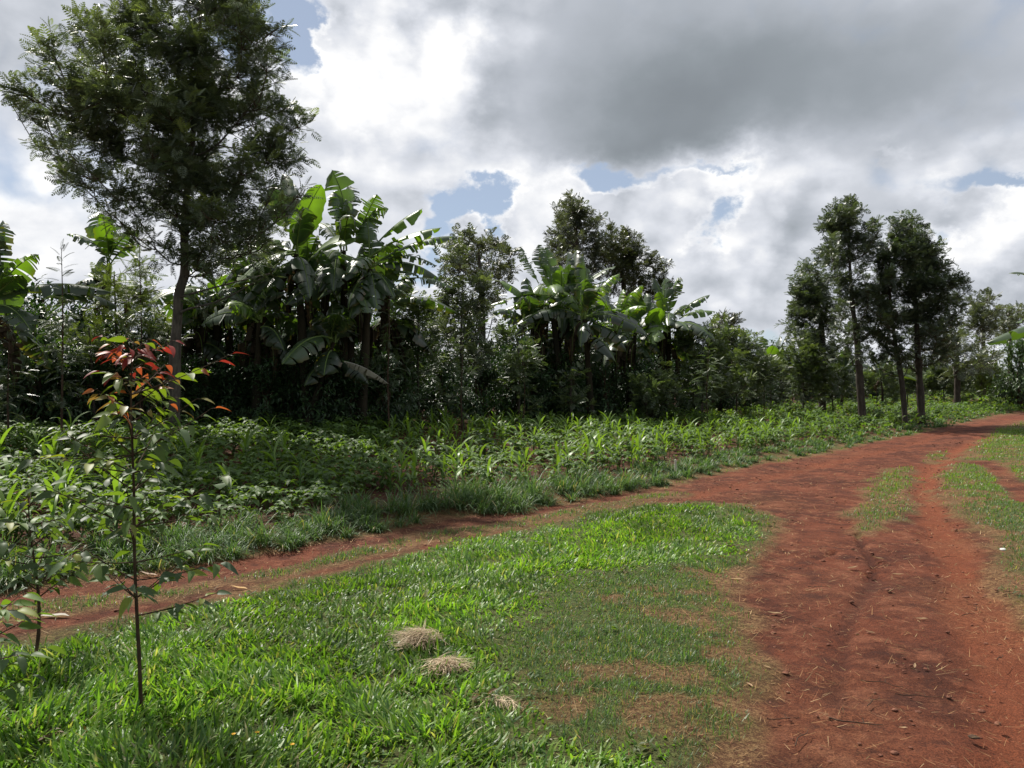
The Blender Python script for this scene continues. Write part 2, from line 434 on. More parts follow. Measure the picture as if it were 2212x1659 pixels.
G = lambda pts: [GP(*p) for p in pts]
LAWN = [(-7.0, -1.5), (-7.5, 1.2)] + G([(-200, 1430), (0, 1388), (89, 1377), (186, 1357), (283, 1338), (387, 1315), (503, 1288), (639, 1257), (755, 1235), (823, 1215), (900, 1195), (981, 1171), (1116, 1148), (1217, 1127), (1251, 1110), (1386, 1092), (1491, 1090),
        (1560, 1098), (1630, 1130), (1650, 1165), (1620, 1195), (1530, 1212), (1440, 1222), (1369, 1229), (1290, 1235), (1230, 1262), (1200, 1310), (1165, 1350), (1133, 1400), (1120, 1450), (1150, 1520), (1200, 1590), (1260, 1600), (1330, 1570), (1430, 1600), (1480, 1659), (1500, 1900)]) + [(0.8, -1.5)]
ROAD = G([(1490, 1900), (1554, 1659), (1634, 1584), (1660, 1500), (1640, 1450), (1660, 1420), (1610, 1373), (1640, 1326), (1600, 1303), (1590, 1256), (1634, 1219), (1657, 1162), (1690, 1143), (1680, 1110), (1600, 1085), (1423, 1087), (1330, 1088), (1251, 1108), (1217, 1124), (1116, 1145), (981, 1169), (900, 1192), (823, 1212),
        (755, 1232), (639, 1253), (503, 1286), (387, 1313), (283, 1336), (186, 1355), (89, 1375), (0, 1386), (-200, 1428)]) + [(-9.5, 0.0), (-8, 2.2)] + G(verge_px) + [(48, 62), (50, 57)] + \
       G([(2212, 914), (2155, 932), (2103, 965), (2047, 1007), (2033, 1045), (2047, 1087), (2103, 1134), (2140, 1186), (2155, 1256), (2185, 1317), (2230, 1373), (2330, 1500), (2500, 1900)])
ISLAND = G([(1822, 1147), (1838, 1110), (1845, 1087), (1873, 1040), (1920, 1012), (1960, 1010), (1974, 1030), (1976, 1069), (1967, 1101), (1934, 1139), (1892, 1155), (1850, 1155)])
ISL2 = G([(1985, 992), (2020, 976), (2050, 976), (2035, 988), (2000, 998)])
STRIP = np.array([(-8.5, 0.9)] + G([(-50, 1345), (100, 1322), (346, 1284), (559, 1249), (740, 1208), (948, 1151), (1116, 1131), (1200, 1112), (1300, 1092), (1450, 1066)]))
CROSS = np.array(G([(2120, 1000), (2155, 1018), (2185, 1045), (2230, 1080), (2330, 1120)]))
TRK1 = np.array(G([(2130, 950), (2040, 985), (1996, 1020), (1995, 1070), (2030, 1150), (2080, 1240), (2130, 1360), (2170, 1470), (2205, 1600), (2230, 1800)]))
TRK2 = np.array(G([(1892, 1237), (1862, 1285), (1840, 1326), (1822, 1387), (1812, 1458), (1805, 1500)]))
CRACK = np.array(G([(1850, 1150), (1866, 1180), (1887, 1212), (1885, 1235)]))
CRACK2 = np.array(G([(1800, 1186), (1775, 1198), (1755, 1204)]))
TRK3 = np.array(G([(1500, 1070), (1700, 1020), (1900, 975), (2100, 925), (2212, 905)]))

def masks(x, y):
    P = np.stack([x, y], -1)
    m = {}
    j = (fbm(x, y, 1.6, 4) - 0.5); j2 = (fbm(x + 40, y, 5.0, 3) - 0.5)
    sc_ = np.clip(y / 8.0, 0.5, 3)
    m['verge'] = poly_side(P, VERGE)
    m['road'] = poly_in(P, ROAD) + (j * 0.45 + j2 * 0.22) * np.minimum(sc_, 1.5)
    m['lawn'] = poly_in(P, LAWN) + j * 0.45 + j2 * 0.5
    m['isl'] = np.maximum(poly_in(P, ISLAND), poly_in(P, ISL2)) + j * 0.35 * sc_ + j2 * 0.3
    m['strip'] = 0.20 - poly_line(P, STRIP) + j * 0.35 + j2 * 0.2
    m['cross'] = 0.28 - poly_line(P, CROSS) + j * 0.3
    m['trk'] = sstep(0.32 + j * 0.25 - poly_line(P, TRK1), 0, 0.25)
    m['trk3'] = sstep(0.30 + j * 0.25 - poly_line(P, TRK3), 0, 0.3)
    m['dk'] = np.maximum.reduce([sstep(0.09 + j * 0.1 - poly_line(P, TRK2), 0, 0.09) * 0.7, sstep(0.045 + j2 * 0.06 - poly_line(P, CRACK), 0, 0.03), sstep(0.035 + j2 * 0.06 - poly_line(P, CRACK2), 0, 0.03)])
    return m

def height(x, y, mk=None):
    x = np.asarray(x, float); y = np.asarray(y, float)
    d = mk['verge'] if mk else poly_side(np.stack([x, y], -1), VERGE)
    h = 0.58 * sstep(d, 0.2, 12.5) * 1.0
    h = h + 0.07 * sstep(d, 0.0, 0.7)
    h = h + 0.05 * (fbm(x, y, 0.35, 3) - 0.5) + 0.03 * (fbm(x, y, 1.7, 3) - 0.5)
    # right hand bank
    rb = x - (3.4 + 0.42 * (y - 4))
    h = h + 0.10 * sstep(rb, 0, 3.0) * sstep(y, 3, 6)
    return h

# ------------------------------------------------------------------ ground and road
def axis(segs):
    out = [segs[0][0]]
    for a, b, s0, s1 in segs:
        p = a
        while p < b - 1e-6:
            t = (p - a) / (b - a); p = min(p + s0 + (s1 - s0) * t, b); out.append(p)
    return np.array(out)
xs = axis([(-700, -60, 60, 20), (-60, -9, 8, 0.3), (-9, -4, 0.2, 0.05), (-4, 6, 0.05, 0.05), (6, 14, 0.06, 0.25), (14, 60, 0.3, 4), (60, 800, 10, 80)])
ys = axis([(-40, 1.5, 6, 0.08), (1.5, 9, 0.05, 0.05), (9, 20, 0.06, 0.15), (20, 50, 0.18, 0.8), (50, 120, 1, 6), (120, 1200, 8, 90)])
GX, GY = np.meshgrid(xs, ys); gx, gy = GX.ravel(), GY.ravel()
mk = masks(gx, gy)
gz = height(gx, gy, mk)
inroad = (mk['road'] > 0) & ~(mk['isl'] > 0) & ~((mk['strip'] > 0.0) & (gx < 4.0)) & (mk['verge'] < 0.15)
roadish = sstep(mk['road'], -0.05, 0.12) * (1 - sstep(mk['isl'], -0.1, 0.1)) * (1 - sstep(mk['verge'], -0.02, 0.1))
roadish = roadish * (1 - sstep(mk['strip'], -0.08, 0.06) * (gx < 4.5) * 0.85)
rb = (gx - np.interp(gy, [0, 3.5, 5, 7.5, 12, 18, 30], [2.2, 2.4, 3.3, 4.7, 6.4, 10, 20]))
roadish = np.maximum(roadish, sstep(mk['cross'], 0, 0.15) * (rb > 0))
field = sstep(mk['verge'], 0.25, 0.8) * (gy < np.interp(gx, LINE_X, LINE_Y) + 300)
lawn = sstep(mk['lawn'], -0.15, 0.15)
patch = fbm(gx, gy, 4.2, 4)
patch2 = fbm(gx + 60, gy + 3, 0.9, 3)
shortg = (1 - lawn) * (1 - roadish) * (1 - field)
dryness = sstep(patch * 0.62 + patch2 * 0.38, 0.50, 0.60)
# straw towards the bare road edges
edge = sstep(mk['road'], -0.45, -0.02)
turf = np.clip(lawn + shortg * (1 - 0.75 * dryness) * (1 - 0.6 * edge), 0, 1)
straw = np.clip(shortg * (0.12 + 0.85 * dryness) + 0.6 * edge * shortg, 0, 1) + 0.25 * roadish * sstep(patch2, 0.5, 0.7) * sstep(mk['road'], 1.2, 0.0)
straw = np.clip(straw, 0, 1)
wheel = np.maximum(mk['trk'], mk['trk3'] * 0.6) * roadish
gz = gz - 0.045 * mk['trk'] - 0.02 * mk['trk3'] - 0.045 * mk['dk'] - 0.012 * roadish + 0.010 * roadish * (fbm(gx, gy, 7.0, 3) - 0.5) + 0.045 * (1 - mk['trk']) * roadish * (fbm(gx, gy, 1.9, 3) - 0.5) + 0.016 * (1 - mk['trk']) * roadish * (fbm(gx, gy, 13.0, 2) - 0.5)
gz = gz + field * 0.06 * (fbm(gx, gy, 3.0, 3) - 0.5)
VG = np.stack([gx, gy, gz], -1)
ny, nx = GX.shape
ii = (np.arange(ny - 1)[:, None] * nx + np.arange(nx - 1)[None]).ravel()
QG = np.stack([ii, ii + 1, ii + nx + 1, ii + nx], -1)
rq = inroad[QG].sum(1) >= 2
def ground_part(name, Q):
    used = np.zeros(len(VG), bool); used[Q.ravel()] = True
    idx = np.cumsum(used) - 1
    me = mk_mesh(name, VG[used], idx[Q], None, [M['ground']], None, True)
    for nm, cols in (('mask', (turf, straw, wheel)), ('mask2', (mk['dk'], field, field * 0))):
        a = me.attributes.new(nm, 'FLOAT_COLOR', 'POINT')
        c4 = np.ones((used.sum(), 4), np.float32)
        for k in range(3): c4[:, k] = cols[k][used]
        a.data.foreach_set('color', c4.ravel())
    return tag(obj(name, me), kind='structure')
ground_part('ground', QG[~rq])
ground_part('dirt_road', QG[rq])

def in_view(x, y, z=0.3, mx=260, near=2.3):
    u = 1106 + x / np.maximum(y, 0.01) * FPX
    return (y > near) & (u > -mx) & (u < 2212 + mx)

# ------------------------------------------------------------------ grass (uncountable)
def scatter(n, x0, x1, y0, y1): return rng.uniform(x0, x1, n), rng.uniform(y0, y1, n)
def mixcol(n, cols, w):
    c = np.array(cols)[rng.choice(len(cols), n, p=np.array(w) / sum(w))]
    return c * rng.uniform(0.75, 1.25, (n, 1))

def build_lawn():
    mb = MB()
    # density falls with distance, blades stay a little over a pixel wide
    for (y0, y1, dens) in ((1.9, 3.2, 4300), (3.2, 5, 4900), (5, 7.5, 3400), (7.5, 11.5, 2100)):
        n = int((y1 - y0) * 13 * dens); x, y = scatter(n, -8, 5, y0, y1)
        k = in_view(x, y, mx=250); x, y = x[k], y[k]
        q = masks(x, y)
        clump = fbm(x, y, 6.0, 3); big = fbm(x + 9, y, 1.3, 3)
        k = (q['lawn'] > 0) & (rng.random(len(x)) < sstep(clump, 0.10, 0.50) * sstep(q['lawn'], -0.02, 0.35) + 0.12)
        x, y, clump, big, ed = x[k], y[k], clump[k], big[k], q['lawn'][k]; n = len(x)
        z = height(x, y)
        L = rng.uniform(0.030, 0.080, n) * (0.30 + 1.35 * clump) * rng.choice([1, 1, 1, 1.4], n) * (0.45 + 0.55 * sstep(ed, 0, 0.4)) * (1 + 0.25 * (y < 4.5))
        W = rng.uniform(0.007, 0.014, n) * np.clip(0.85 + y * 0.05, 0.9, 1.5)
        az = fbm(x + 5, y, 1.8, 2) * 12 + rng.normal(0, 1.1, n)
        th0 = np.abs(rng.normal(0.70, 0.42, n)); th1 = th0 + rng.uniform(0.1, 1.1, n)
        V, Q, v = blades(np.stack([x, y, z - 0.004], -1), L, W, az, th0, th1, 3, prof=np.array([0.5, 1.0, 0.85, 0.05]), twist=rng.normal(0, 0.6, n))
        col = mixcol(n, [(0.118, 0.208, 0.036), (0.165, 0.265, 0.044), (0.064, 0.130, 0.030), (0.20, 0.260, 0.065), (0.32, 0.29, 0.16)], [4, 3, 3.2, 1.5, 0.6])
        t = sstep(big, 0.35, 0.62)[:, None]
        col = col * (0.80 + 0.35 * t)
        mb.add(V, Q, rep(col, v))
    return mb.mesh('lawn_grass', [M['grass']])
tag(obj('lawn_grass', build_lawn()), 'long bright green broad-bladed grass filling the lawn between the tracks', 'grass', kind='stuff')

def build_short():
    mb = MB()
    for (y0, y1, x0, x1, dens) in ((1.9, 3.2, -1, 4, 6500), (3.2, 5, -1, 5, 8500), (5, 8, -7, 8, 4200), (8, 14, -3, 14, 1300), (14, 26, 2, 26, 420), (26, 50, 12, 45, 110)):
        n = int((y1 - y0) * (x1 - x0) * dens); x, y = scatter(n, x0, x1, y0, y1)
        k = in_view(x, y, mx=200); x, y = x[k], y[k]
        q = masks(x, y)
        p = fbm(x, y, 4.2, 4) * 0.62 + fbm(x + 60, y + 3, 0.9, 3) * 0.38
        dry = sstep(p, 0.50, 0.60)
        offroad = (q['road'] < 0.03) | (q['isl'] > 0) | ((q['strip'] > 0) & (x < 4.5) & (q['road'] > 0))
        k = offroad & (q['lawn'] < 0.05) & (q['verge'] < 0.1) & ~(q['cross'] > 0.05)
        ed = np.maximum.reduce([-q['road'], q['isl'], q['strip'] * (x < 4.5)])
        right = x > np.interp(y, [0, 3.5, 5, 7.5, 12, 18, 30], [2.2, 2.4, 3.3, 4.7, 6.4, 10, 20])
        dryr = right & (y < 9)
        dens_ = (0.98 - 0.75 * dry) * sstep(ed, -0.02, 0.28) * np.where(dryr, 0.35 + 0.6 * sstep(y, 7.5, 9.5), 1)
        k &= rng.random(len(x)) < dens_ * 1.0
        x, y, dry = x[k], y[k], dry[k]; n = len(x)
        if n == 0: continue
        z = height(x, y) - 0.004
        tuft = fbm(x, y, 9.0, 2)
        L = rng.uniform(0.018, 0.045, n) * (0.3 + 1.5 * tuft) * (1 + 0.03 * y)
        W = rng.uniform(0.0028, 0.0055, n) * np.clip(y / 4.5, 0.8, 6)
        th0 = np.abs(rng.normal(0.5, 0.35, n)); th1 = th0 + rng.uniform(0, 0.9, n)
        V, Q, v = blades(np.stack([x, y, z], -1), L, W, rng.uniform(0, 2 * PI, n), th0, th1, 2)
        far = sstep(y, 9, 13)[:, None]
        ca = mixcol(n, [(0.085, 0.150, 0.055), (0.12, 0.190, 0.070), (0.055, 0.105, 0.038), (0.32, 0.25, 0.13)], [4, 3, 2, 0.8])
        cb = mixcol(n, [(0.12, 0.19, 0.045), (0.15, 0.22, 0.05), (0.20, 0.20, 0.07)], [3, 2, 1])
        mb.add(V, Q, rep(ca * (1 - far) + cb * far, v))
    return mb.mesh('short_grass', [M['grass']])
tag(obj('short_grass', build_short()), 'short cropped grass growing in patches beside and between the red wheel tracks', 'grass', kind='stuff')

def build_straw():
    mb = MB()
    n = 210000; x, y = scatter(n, -6, 12, 1.9, 16)
    keep = rng.random(n) < np.clip(5.0 / y, 0, 1) ** 1.3
    k = in_view(x, y, mx=200) & keep; x, y = x[k], y[k]
    q = masks(x, y)
    p = fbm(x, y, 4.2, 4) * 0.62 + fbm(x + 60, y + 3, 0.9, 3) * 0.38
    dry = sstep(p, 0.485, 0.60)
    off = (q['road'] < 0.0) | (q['isl'] > 0)
    right = x > np.interp(y, [0, 3.5, 5, 7.5, 12, 18, 30], [2.2, 2.4, 3.3, 4.7, 6.4, 10, 20])
    pr = np.where(off, 0.12 + 0.5 * dry + 0.5 * (right & (y < 10)), 0.21 + 0.5 * sstep(q['road'], 0.5, -0.05) * sstep(fbm(x, y, 1.5, 3), 0.42, 0.62))
    pr = pr * (1 - 0.85 * sstep(q['lawn'], -0.1, 0.05)) * (q['verge'] < 0.1) * (1 - 0.7 * (q['cross'] > 0))
    k = rng.random(len(x)) < pr
    x, y = x[k], y[k]; n = len(x)
    z = height(x, y) + rng.uniform(-0.001, 0.008, n)
    L = rng.uniform(0.02, 0.075, n) * rng.choice([1, 1, 1, 1.8], n); W = rng.uniform(0.0016, 0.0036, n) * np.clip(y / 4.5, 0.9, 3)
    th0 = rng.uniform(1.25, 1.6, n); th1 = th0 + rng.uniform(-0.35, 0.25, n)
    V, Q, v = blades(np.stack([x, y, z], -1), L, W, rng.uniform(0, 2 * PI, n), th0, th1, 2, twist=rng.uniform(-0.3, 0.3, n))
    col = mixcol(n, [(0.33, 0.19, 0.085), (0.44, 0.31, 0.16), (0.22, 0.09, 0.04), (0.16, 0.12, 0.05)], [4, 1.6, 3, 2])
    mb.add(V, Q, rep(col, v))
    return mb.mesh('straw_litter', [M['straw']])
tag(obj('straw_litter', build_straw()), 'dry straw and cut grass littering the edges of the red dirt road', 'straw', kind='stuff')

def build_verge():
    mb = MB()
    L = VERGE[1:-1]
    seg = np.linalg.norm(np.diff(L, axis=0), axis=1); cum = np.concatenate([[0], np.cumsum(seg)])
    s = 0.0; cx, cy, cs, ck = [], [], [], []
    while s < cum[-1] - 8:
        i = np.searchsorted(cum, s, side='right') - 1; t = (s - cum[i]) / seg[i]
        p = L[i] + (L[i + 1] - L[i]) * t; dd = (L[i + 1] - L[i]) / seg[i]; nn = np.array([-dd[1], dd[0]])
        dist = p[1]
        u = 1106 + p[0] / max(p[1], 0.1) * FPX
        den = 1.0 if u > 1500 else 1.0
        if 900 < u < 1000: den = 0.6
        if 1430 < u < 1480: den = 0.6
        if u < 380: den = 0.85
        wide = 1.1 if 1010 < u < 1380 else (0.9 if u < 880 else 0.75 + 0.03 * dist)
        if rng.random() < den:
            for _ in range(5 if dist < 14 else 5):
                o = rng.uniform(0.02, wide)
                q = p + nn * o + dd * rng.uniform(-0.15, 0.15)
                cx.append(q[0]); cy.append(q[1]); cs.append((0.45 + 0.55 * rng.random()) * (0.8 if o < 0.15 else 1) * (0.85 if u < 880 else 1.0) * (1.2 if 1000 < u < 1340 else (0.78 if u > 1400 else 1.0))); ck.append(u)
        s += 0.15 + 0.012 * dist
    cx, cy, cs, ck = map(np.array, (cx, cy, cs, ck))
    k = in_view(cx, cy, mx=200); cx, cy, cs = cx[k], cy[k], cs[k]
    for X, Y, S in zip(cx, cy, cs):
        n = int(95 * np.clip(9 / max(Y, 5), 0.30, 1.3))
        r = np.abs(rng.normal(0, 0.10, n)) * S; a = rng.uniform(0, 2 * PI, n)
        x = X + r * np.cos(a); y = Y + r * np.sin(a)
        z = height(np.array([X]), np.array([Y]))[0]
        far = np.clip(Y / 9, 0.9, 4)
        Ln = rng.uniform(0.16, 0.50, n) * S * (0.75 if Y > 14 else 1); W = rng.uniform(0.006, 0.010, n) * far
        az = a + rng.normal(0, 0.5, n)
        az = np.where(rng.random(n) < 0.3, rng.normal(-1.2, 0.6, n), az)
        th0 = np.abs(rng.normal(0.35, 0.3, n)); th1 = th0 + rng.uniform(0.5, 2.3, n)
        V, Q, v = blades(np.stack([x, y, np.full(n, z - 0.01)], -1), Ln, W, az, th0, th1, 4)
        col = mixcol(n, [(0.090, 0.150, 0.060), (0.125, 0.185, 0.085), (0.06, 0.110, 0.042), (0.30, 0.25, 0.13)], [4, 2, 4, 0.5])
        mb.add(V, Q, rep(col, v))
    return mb.mesh('verge_grass', [M['verge']])
tag(obj('verge_grass', build_verge()), 'blue-green arching tussock grass along the field edge above the track', 'grass', kind='stuff')

# ------------------------------------------------------------------ crops
def leaf_template(n=5, w=0.3, fold=0.25, droop=0.25, sharp=0.75, wave=0.0):
    """leaf along +Y of length 1, width w, folded about the midrib"""
    t = np.linspace(0, 1, n + 1)
    hw = 0.5 * w * np.sin(PI * t ** sharp) ** 0.85; hw[0] = 0.012; hw[-1] = 0.002
    z = -droop * t ** 2 + wave * np.sin(t * 9)
    V = []
    for i in range(n + 1):
        V += [(-hw[i], t[i] - 0.15 * droop * t[i], z[i] + hw[i] * fold), (0, t[i] - 0.15 * droop * t[i], z[i]), (hw[i], t[i] - 0.15 * droop * t[i], z[i] + hw[i] * fold)]
    Q = []
    for i in range(n):
        a = 3 * i; Q += [(a, a + 1, a + 4, a + 3), (a + 1, a + 2, a + 5, a + 4)]
    return np.array(V), np.array(Q)

def build_weeds():
    mb = MB(); tV, tQ = leaf_template(3, 0.42, 0.25, 0.3, 0.62)
    n0 = 900; x, y = scatter(n0, -6, 4, 2.2, 11); q = masks(x, y)
    band = np.exp(-(q['lawn'] / 0.22) ** 2) * (x > -0.6) + 0.10 * (q['lawn'] > 0) + 0.06 * ((q['road'] < 0) & (q['lawn'] < 0))
    k = (rng.random(n0) < band) & (q['road'] < 0.02) & in_view(x, y) & (q['verge'] < 0); x, y = x[k], y[k]; z = height(x, y)
    for X, Y, Z in zip(x, y, z):
        n = int(rng.integers(7, 16)); a = rng.uniform(0, 6.28, n); e = rng.uniform(0.0, 0.9, n); s = rng.uniform(.025, .055)
        d = np.stack([np.cos(a) * np.cos(e), np.sin(a) * np.cos(e), np.sin(e)], -1)
        P = np.stack([X + rng.normal(0, .03, n), Y + rng.normal(0, .03, n), Z + rng.uniform(.005, .05, n)], -1)
        V, Q = stamp(tV, tQ, frames(d, np.array([0, 0, 1.0]) + rng.normal(0, .2, (n, 3)), s * rng.uniform(.6, 1.3, n)), P)
        c = np.array([(0.10, 0.13, 0.04), (0.13, 0.11, 0.045), (0.09, 0.15, 0.045), (0.16, 0.10, 0.045)][rng.integers(4)])
        mb.add(V, Q, rep(np.tile(c, (n, 1)) * rng.uniform(.7, 1.2, (n, 1)), len(tV)))
    return mb.mesh('lawn_weeds', [M['crop']])
tag(obj('lawn_weeds', build_weeds()), 'small broad-leaved olive and reddish weeds mixed into the turf', 'weeds', kind='stuff')


def maize_parts(seed):
    r = np.random.default_rng(seed)
    st, lf = MB(), MB()
    H = r.uniform(0.30, 0.42)
    st.add(*tube([(0, 0, -0.03), (0.005, 0, H * 0.5), (0.0, 0.004, H)], [0.012, 0.010, 0.005], 5), col=(0.10, 0.19, 0.05))
    n = 8; a0 = r.uniform(0, 2 * PI)
    az = a0 + np.arange(n) * PI + r.normal(0, 0.35, n)
    zb = np.linspace(0.06, H, n)
    L = np.interp(np.arange(n), [0, 3, 6, 7], [0.22, 0.42, 0.40, 0.26]) * r.uniform(0.85, 1.15, n)
    W = np.interp(np.arange(n), [0, 3, 7], [0.025, 0.042, 0.036]) * 1.15
    th0 = np.interp(np.arange(n), [0, n - 1], [0.75, 0.12]) + r.normal(0, 0.08, n)
    th1 = th0 + np.interp(np.arange(n), [0, 4, n - 1], [1.0, 1.9, 0.8]) * r.uniform(0.7, 1.3, n)
    base = np.stack([np.cos(az) * 0.006, np.sin(az) * 0.006, zb], -1)
    S = 7; k = np.arange(S + 1) / S
    V, Q, v = blades(base, L, W, az, th0, th1, S, prof=np.clip(np.sin(PI * (0.12 + 0.88 * k)) ** 0.7, 0.03, 1), twist=r.normal(0, 0.25, n))
    col = np.array([(0.135, 0.225, 0.048)]) * r.uniform(0.8, 1.25, (n, 1))
    lf.add(V, Q, rep(col, v))
    return st, lf
def bean_mb(seed, n=15):
    r = np.random.default_rng(seed); mb = MB()
    tV, tQ = leaf_template(3, 0.72, 0.2, 0.35, 0.62)
    a = r.uniform(0, 2 * PI, n); rr = r.uniform(0.03, 0.17, n); zz = r.uniform(0.12, 0.36, n) * (1 - rr * 1.2)
    P = np.stack([np.cos(a) * rr, np.sin(a) * rr, zz], -1)
    for i in range(n):
        if i % 2 == 0: mb.add(*tube(bez(np.array([0, 0, 0.]), np.array([P[i, 0] * .3, P[i, 1] * .3, P[i, 2] * .8]), P[i], 4), 0.003, 3), col=(0.07, 0.13, 0.03))
        b = a[i] + r.normal(0, 0.5)
        for dlt, s in ((0, 1.0), (1.75, 0.85), (-1.75, 0.85)):
            e = r.uniform(-0.35, 0.35)
            d = np.array([[math.cos(b + dlt) * math.cos(e), math.sin(b + dlt) * math.cos(e), math.sin(e)]])
            up = np.array([[r.normal(0, .3), r.normal(0, .3), 1.0]])
            Mx = frames(d, up, [0.085 * s * r.uniform(0.8, 1.2)])
            V, Q = stamp(tV, tQ, Mx, P[i:i + 1])
            mb.add(V, Q, np.array([0.088, 0.150, 0.042]) * r.uniform(0.7, 1.3))
    return mb

def field_pts(sx, sy, jit, dmin, dmax_line, ymax):
    gx_ = np.arange(-16, 70, sx); gy_ = np.arange(5, ymax, sy)
    X, Y = np.meshgrid(gx_, gy_); X = X + (np.arange(X.shape[0]) % 2)[:, None] * sx / 2
    x = X.ravel() + rng.uniform(-jit, jit, X.size); y = Y.ravel() + rng.uniform(-jit, jit, X.size)
    d = poly_side(np.stack([x, y], -1), VERGE)
    k = (d > dmin) & (y < np.interp(x, LINE_X, LINE_Y) - dmax_line) & in_view(x, y, mx=180)
    return x[k], y[k], d[k]

# maize
x, y, d = field_pts(0.46, 0.50, 0.14, 1.05, 0.9, 34)
u = 1106 + x / y * FPX
dens = np.where(u > 820, 0.95, np.where(u > 430, 0.16, 0.42)) * np.where(y > 24, 0.5, 1) * np.where((u > 820) & (fbm(x, y, 0.5, 2) < 0.36), 0.35, 1)
k = rng.random(len(x)) < dens; x, y, d = x[k], y[k], d[k]
o = np.argsort(y); x, y = x[o], y[o]; z = height(x, y)
protos = []
lab_m = 'young maize plant with arching leaves among the beans in the crop field'
near_m = min(300, len(x))
mz = [maize_parts(100 + i) for i in range(5)]
mzm = [(a.mesh('stalk', [M['maize']], True), b.mesh('leaves', [M['maize']], True)) for a, b in mz]
for i in range(near_m):
    s = rng.uniform(0.8, 1.35) * (0.98 if y[i] < 14 else 0.8)
    if i < 5:
        r = empty('maize_plant', (x[i], y[i], z[i]), lab_m, 'maize plant', 'young maize plants in the crop field')
        obj('stalk', mzm[i][0], r); obj('leaves', mzm[i][1], r)
        protos.append(r); r.rotation_euler = (0, 0, rng.uniform(0, 6.28)); r.scale = (s, s, s)
    else:
        dup(protos[i % 5], (x[i], y[i], z[i]), rng.uniform(0, 6.28), s, tilt=(rng.normal(0, .08), rng.normal(0, .08)))
if len(x) > near_m:
    mb = MB()
    for i in range(near_m, len(x)):
        a, b = mz[i % 5]; ang = rng.uniform(0, 6.28); s = rng.uniform(0.6, 0.95)
        R = np.array([[math.cos(ang), -math.sin(ang), 0], [math.sin(ang), math.cos(ang), 0], [0, 0, 1]]) * s
        mb.add(np.concatenate(b.V) @ R.T + (x[i], y[i], z[i]), np.concatenate(b.Q), np.concatenate(b.Cc) * rng.uniform(0.8, 1.25))
    tag(obj('maize_crop', mb.mesh('maize_crop', [M['maize']], True)), 'far rows of young maize merging into a green band', 'maize', kind='stuff')

# beans
x, y, d = field_pts(0.33, 0.33, 0.12, 0.75, 0.6, 40)
u = 1106 + x / y * FPX
bare = fbm(x + 3, y, 0.8, 3)
k = (rng.random(len(x)) < np.where(u < 820, 0.90, 0.40) * np.where(y > 16, 0.75, 1) * np.where(y > 26, 0.6, 1)) & ~((bare < 0.36) & (u > 800)) & ~((u > 700) & (u < 960) & (d < 1.3))
x, y = x[k], y[k]; o = np.argsort(y); x, y = x[o], y[o]; z = height(x, y)
bm = [bean_mb(200 + i) for i in range(5)]
bme = [b.mesh('bean_plant', [M['crop']]) for b in bm]
lab_b = 'low bushy bean plant with broad leaves in the crop field'
for i in range(min(300, len(x))):
    o_ = obj('bean_plant', bme[i % 5], None, (x[i], y[i], z[i]))
    s = rng.uniform(0.8, 1.35); o_.scale = (s, s, s * 0.95); o_.rotation_euler = (0, 0, rng.uniform(0, 6.28))
    tag(o_, lab_b, 'bean plant', 'bean plants in the crop field')
mb = MB()
for i in range(300, len(x)):
    b = bm[i % 5]; ang = rng.uniform(0, 6.28); s = rng.uniform(0.8, 1.3) * (1 + 0.01 * y[i])
    R = np.array([[math.cos(ang), -math.sin(ang), 0], [math.sin(ang), math.cos(ang), 0], [0, 0, 1]]) * s
    mb.add(np.concatenate(b.V) @ R.T + (x[i], y[i], z[i]), np.concatenate(b.Q), np.concatenate(b.Cc) * rng.uniform(0.75, 1.3))
tag(obj('bean_crop', mb.mesh('bean_crop', [M['crop']])), 'mass of bean plants covering the farther crop field', 'beans', kind='stuff')

# far low crop and weeds on the field (ground cover)
def build_cover():
    mb = MB(); tV, tQ = leaf_template(2, 0.55, 0.2, 0.2, 0.7)
    for (x0, x1, y0, y1, n, sz) in ((6, 34, 22, 50, 30000, 0.17), (14, 75, 44, 84, 30000, 0.34), (-6, 10, 8, 24, 14000, 0.06), (-12, 0, 5, 14, 9000, 0.06)):
        x, y = scatter(n, x0, x1, y0, y1)
        d = poly_side(np.stack([x, y], -1), VERGE)
        k = (d > 0.35) & (y < np.interp(x, LINE_X, LINE_Y) + 1) & in_view(x, y, mx=150) & (rng.random(n) < sstep(fbm(x, y, 0.7, 3), 0.3, 0.5) + 0.3)
        x, y = x[k], y[k]; n = len(x); z = height(x, y)
        hgt = rng.uniform(0.02, 1.0, n) * (0.30 if sz > 0.1 else 0.10)
        a = rng.uniform(0, 2 * PI, n); e = rng.uniform(-0.3, 0.9, n)
        dd = np.stack([np.cos(a) * np.cos(e), np.sin(a) * np.cos(e), np.sin(e)], -1)
        V, Q = stamp(tV, tQ, frames(dd, np.stack([rng.normal(0, .4, n), rng.normal(0, .4, n), np.ones(n)], -1), sz * rng.uniform(0.6, 1.3, n)), np.stack([x, y, z + hgt], -1))
        col = mixcol(n, [(0.085, 0.16, 0.035), (0.11, 0.19, 0.04), (0.15, 0.20, 0.045), (0.06, 0.11, 0.03)], [3, 3, 1.5, 2])
        mb.add(V, Q, rep(col, len(tV)))
    return mb.mesh('ground_cover', [M['crop']])
tag(obj('ground_cover', build_cover()), 'low green weeds and crop seedlings covering the red earth of the field', 'weeds', kind='stuff')

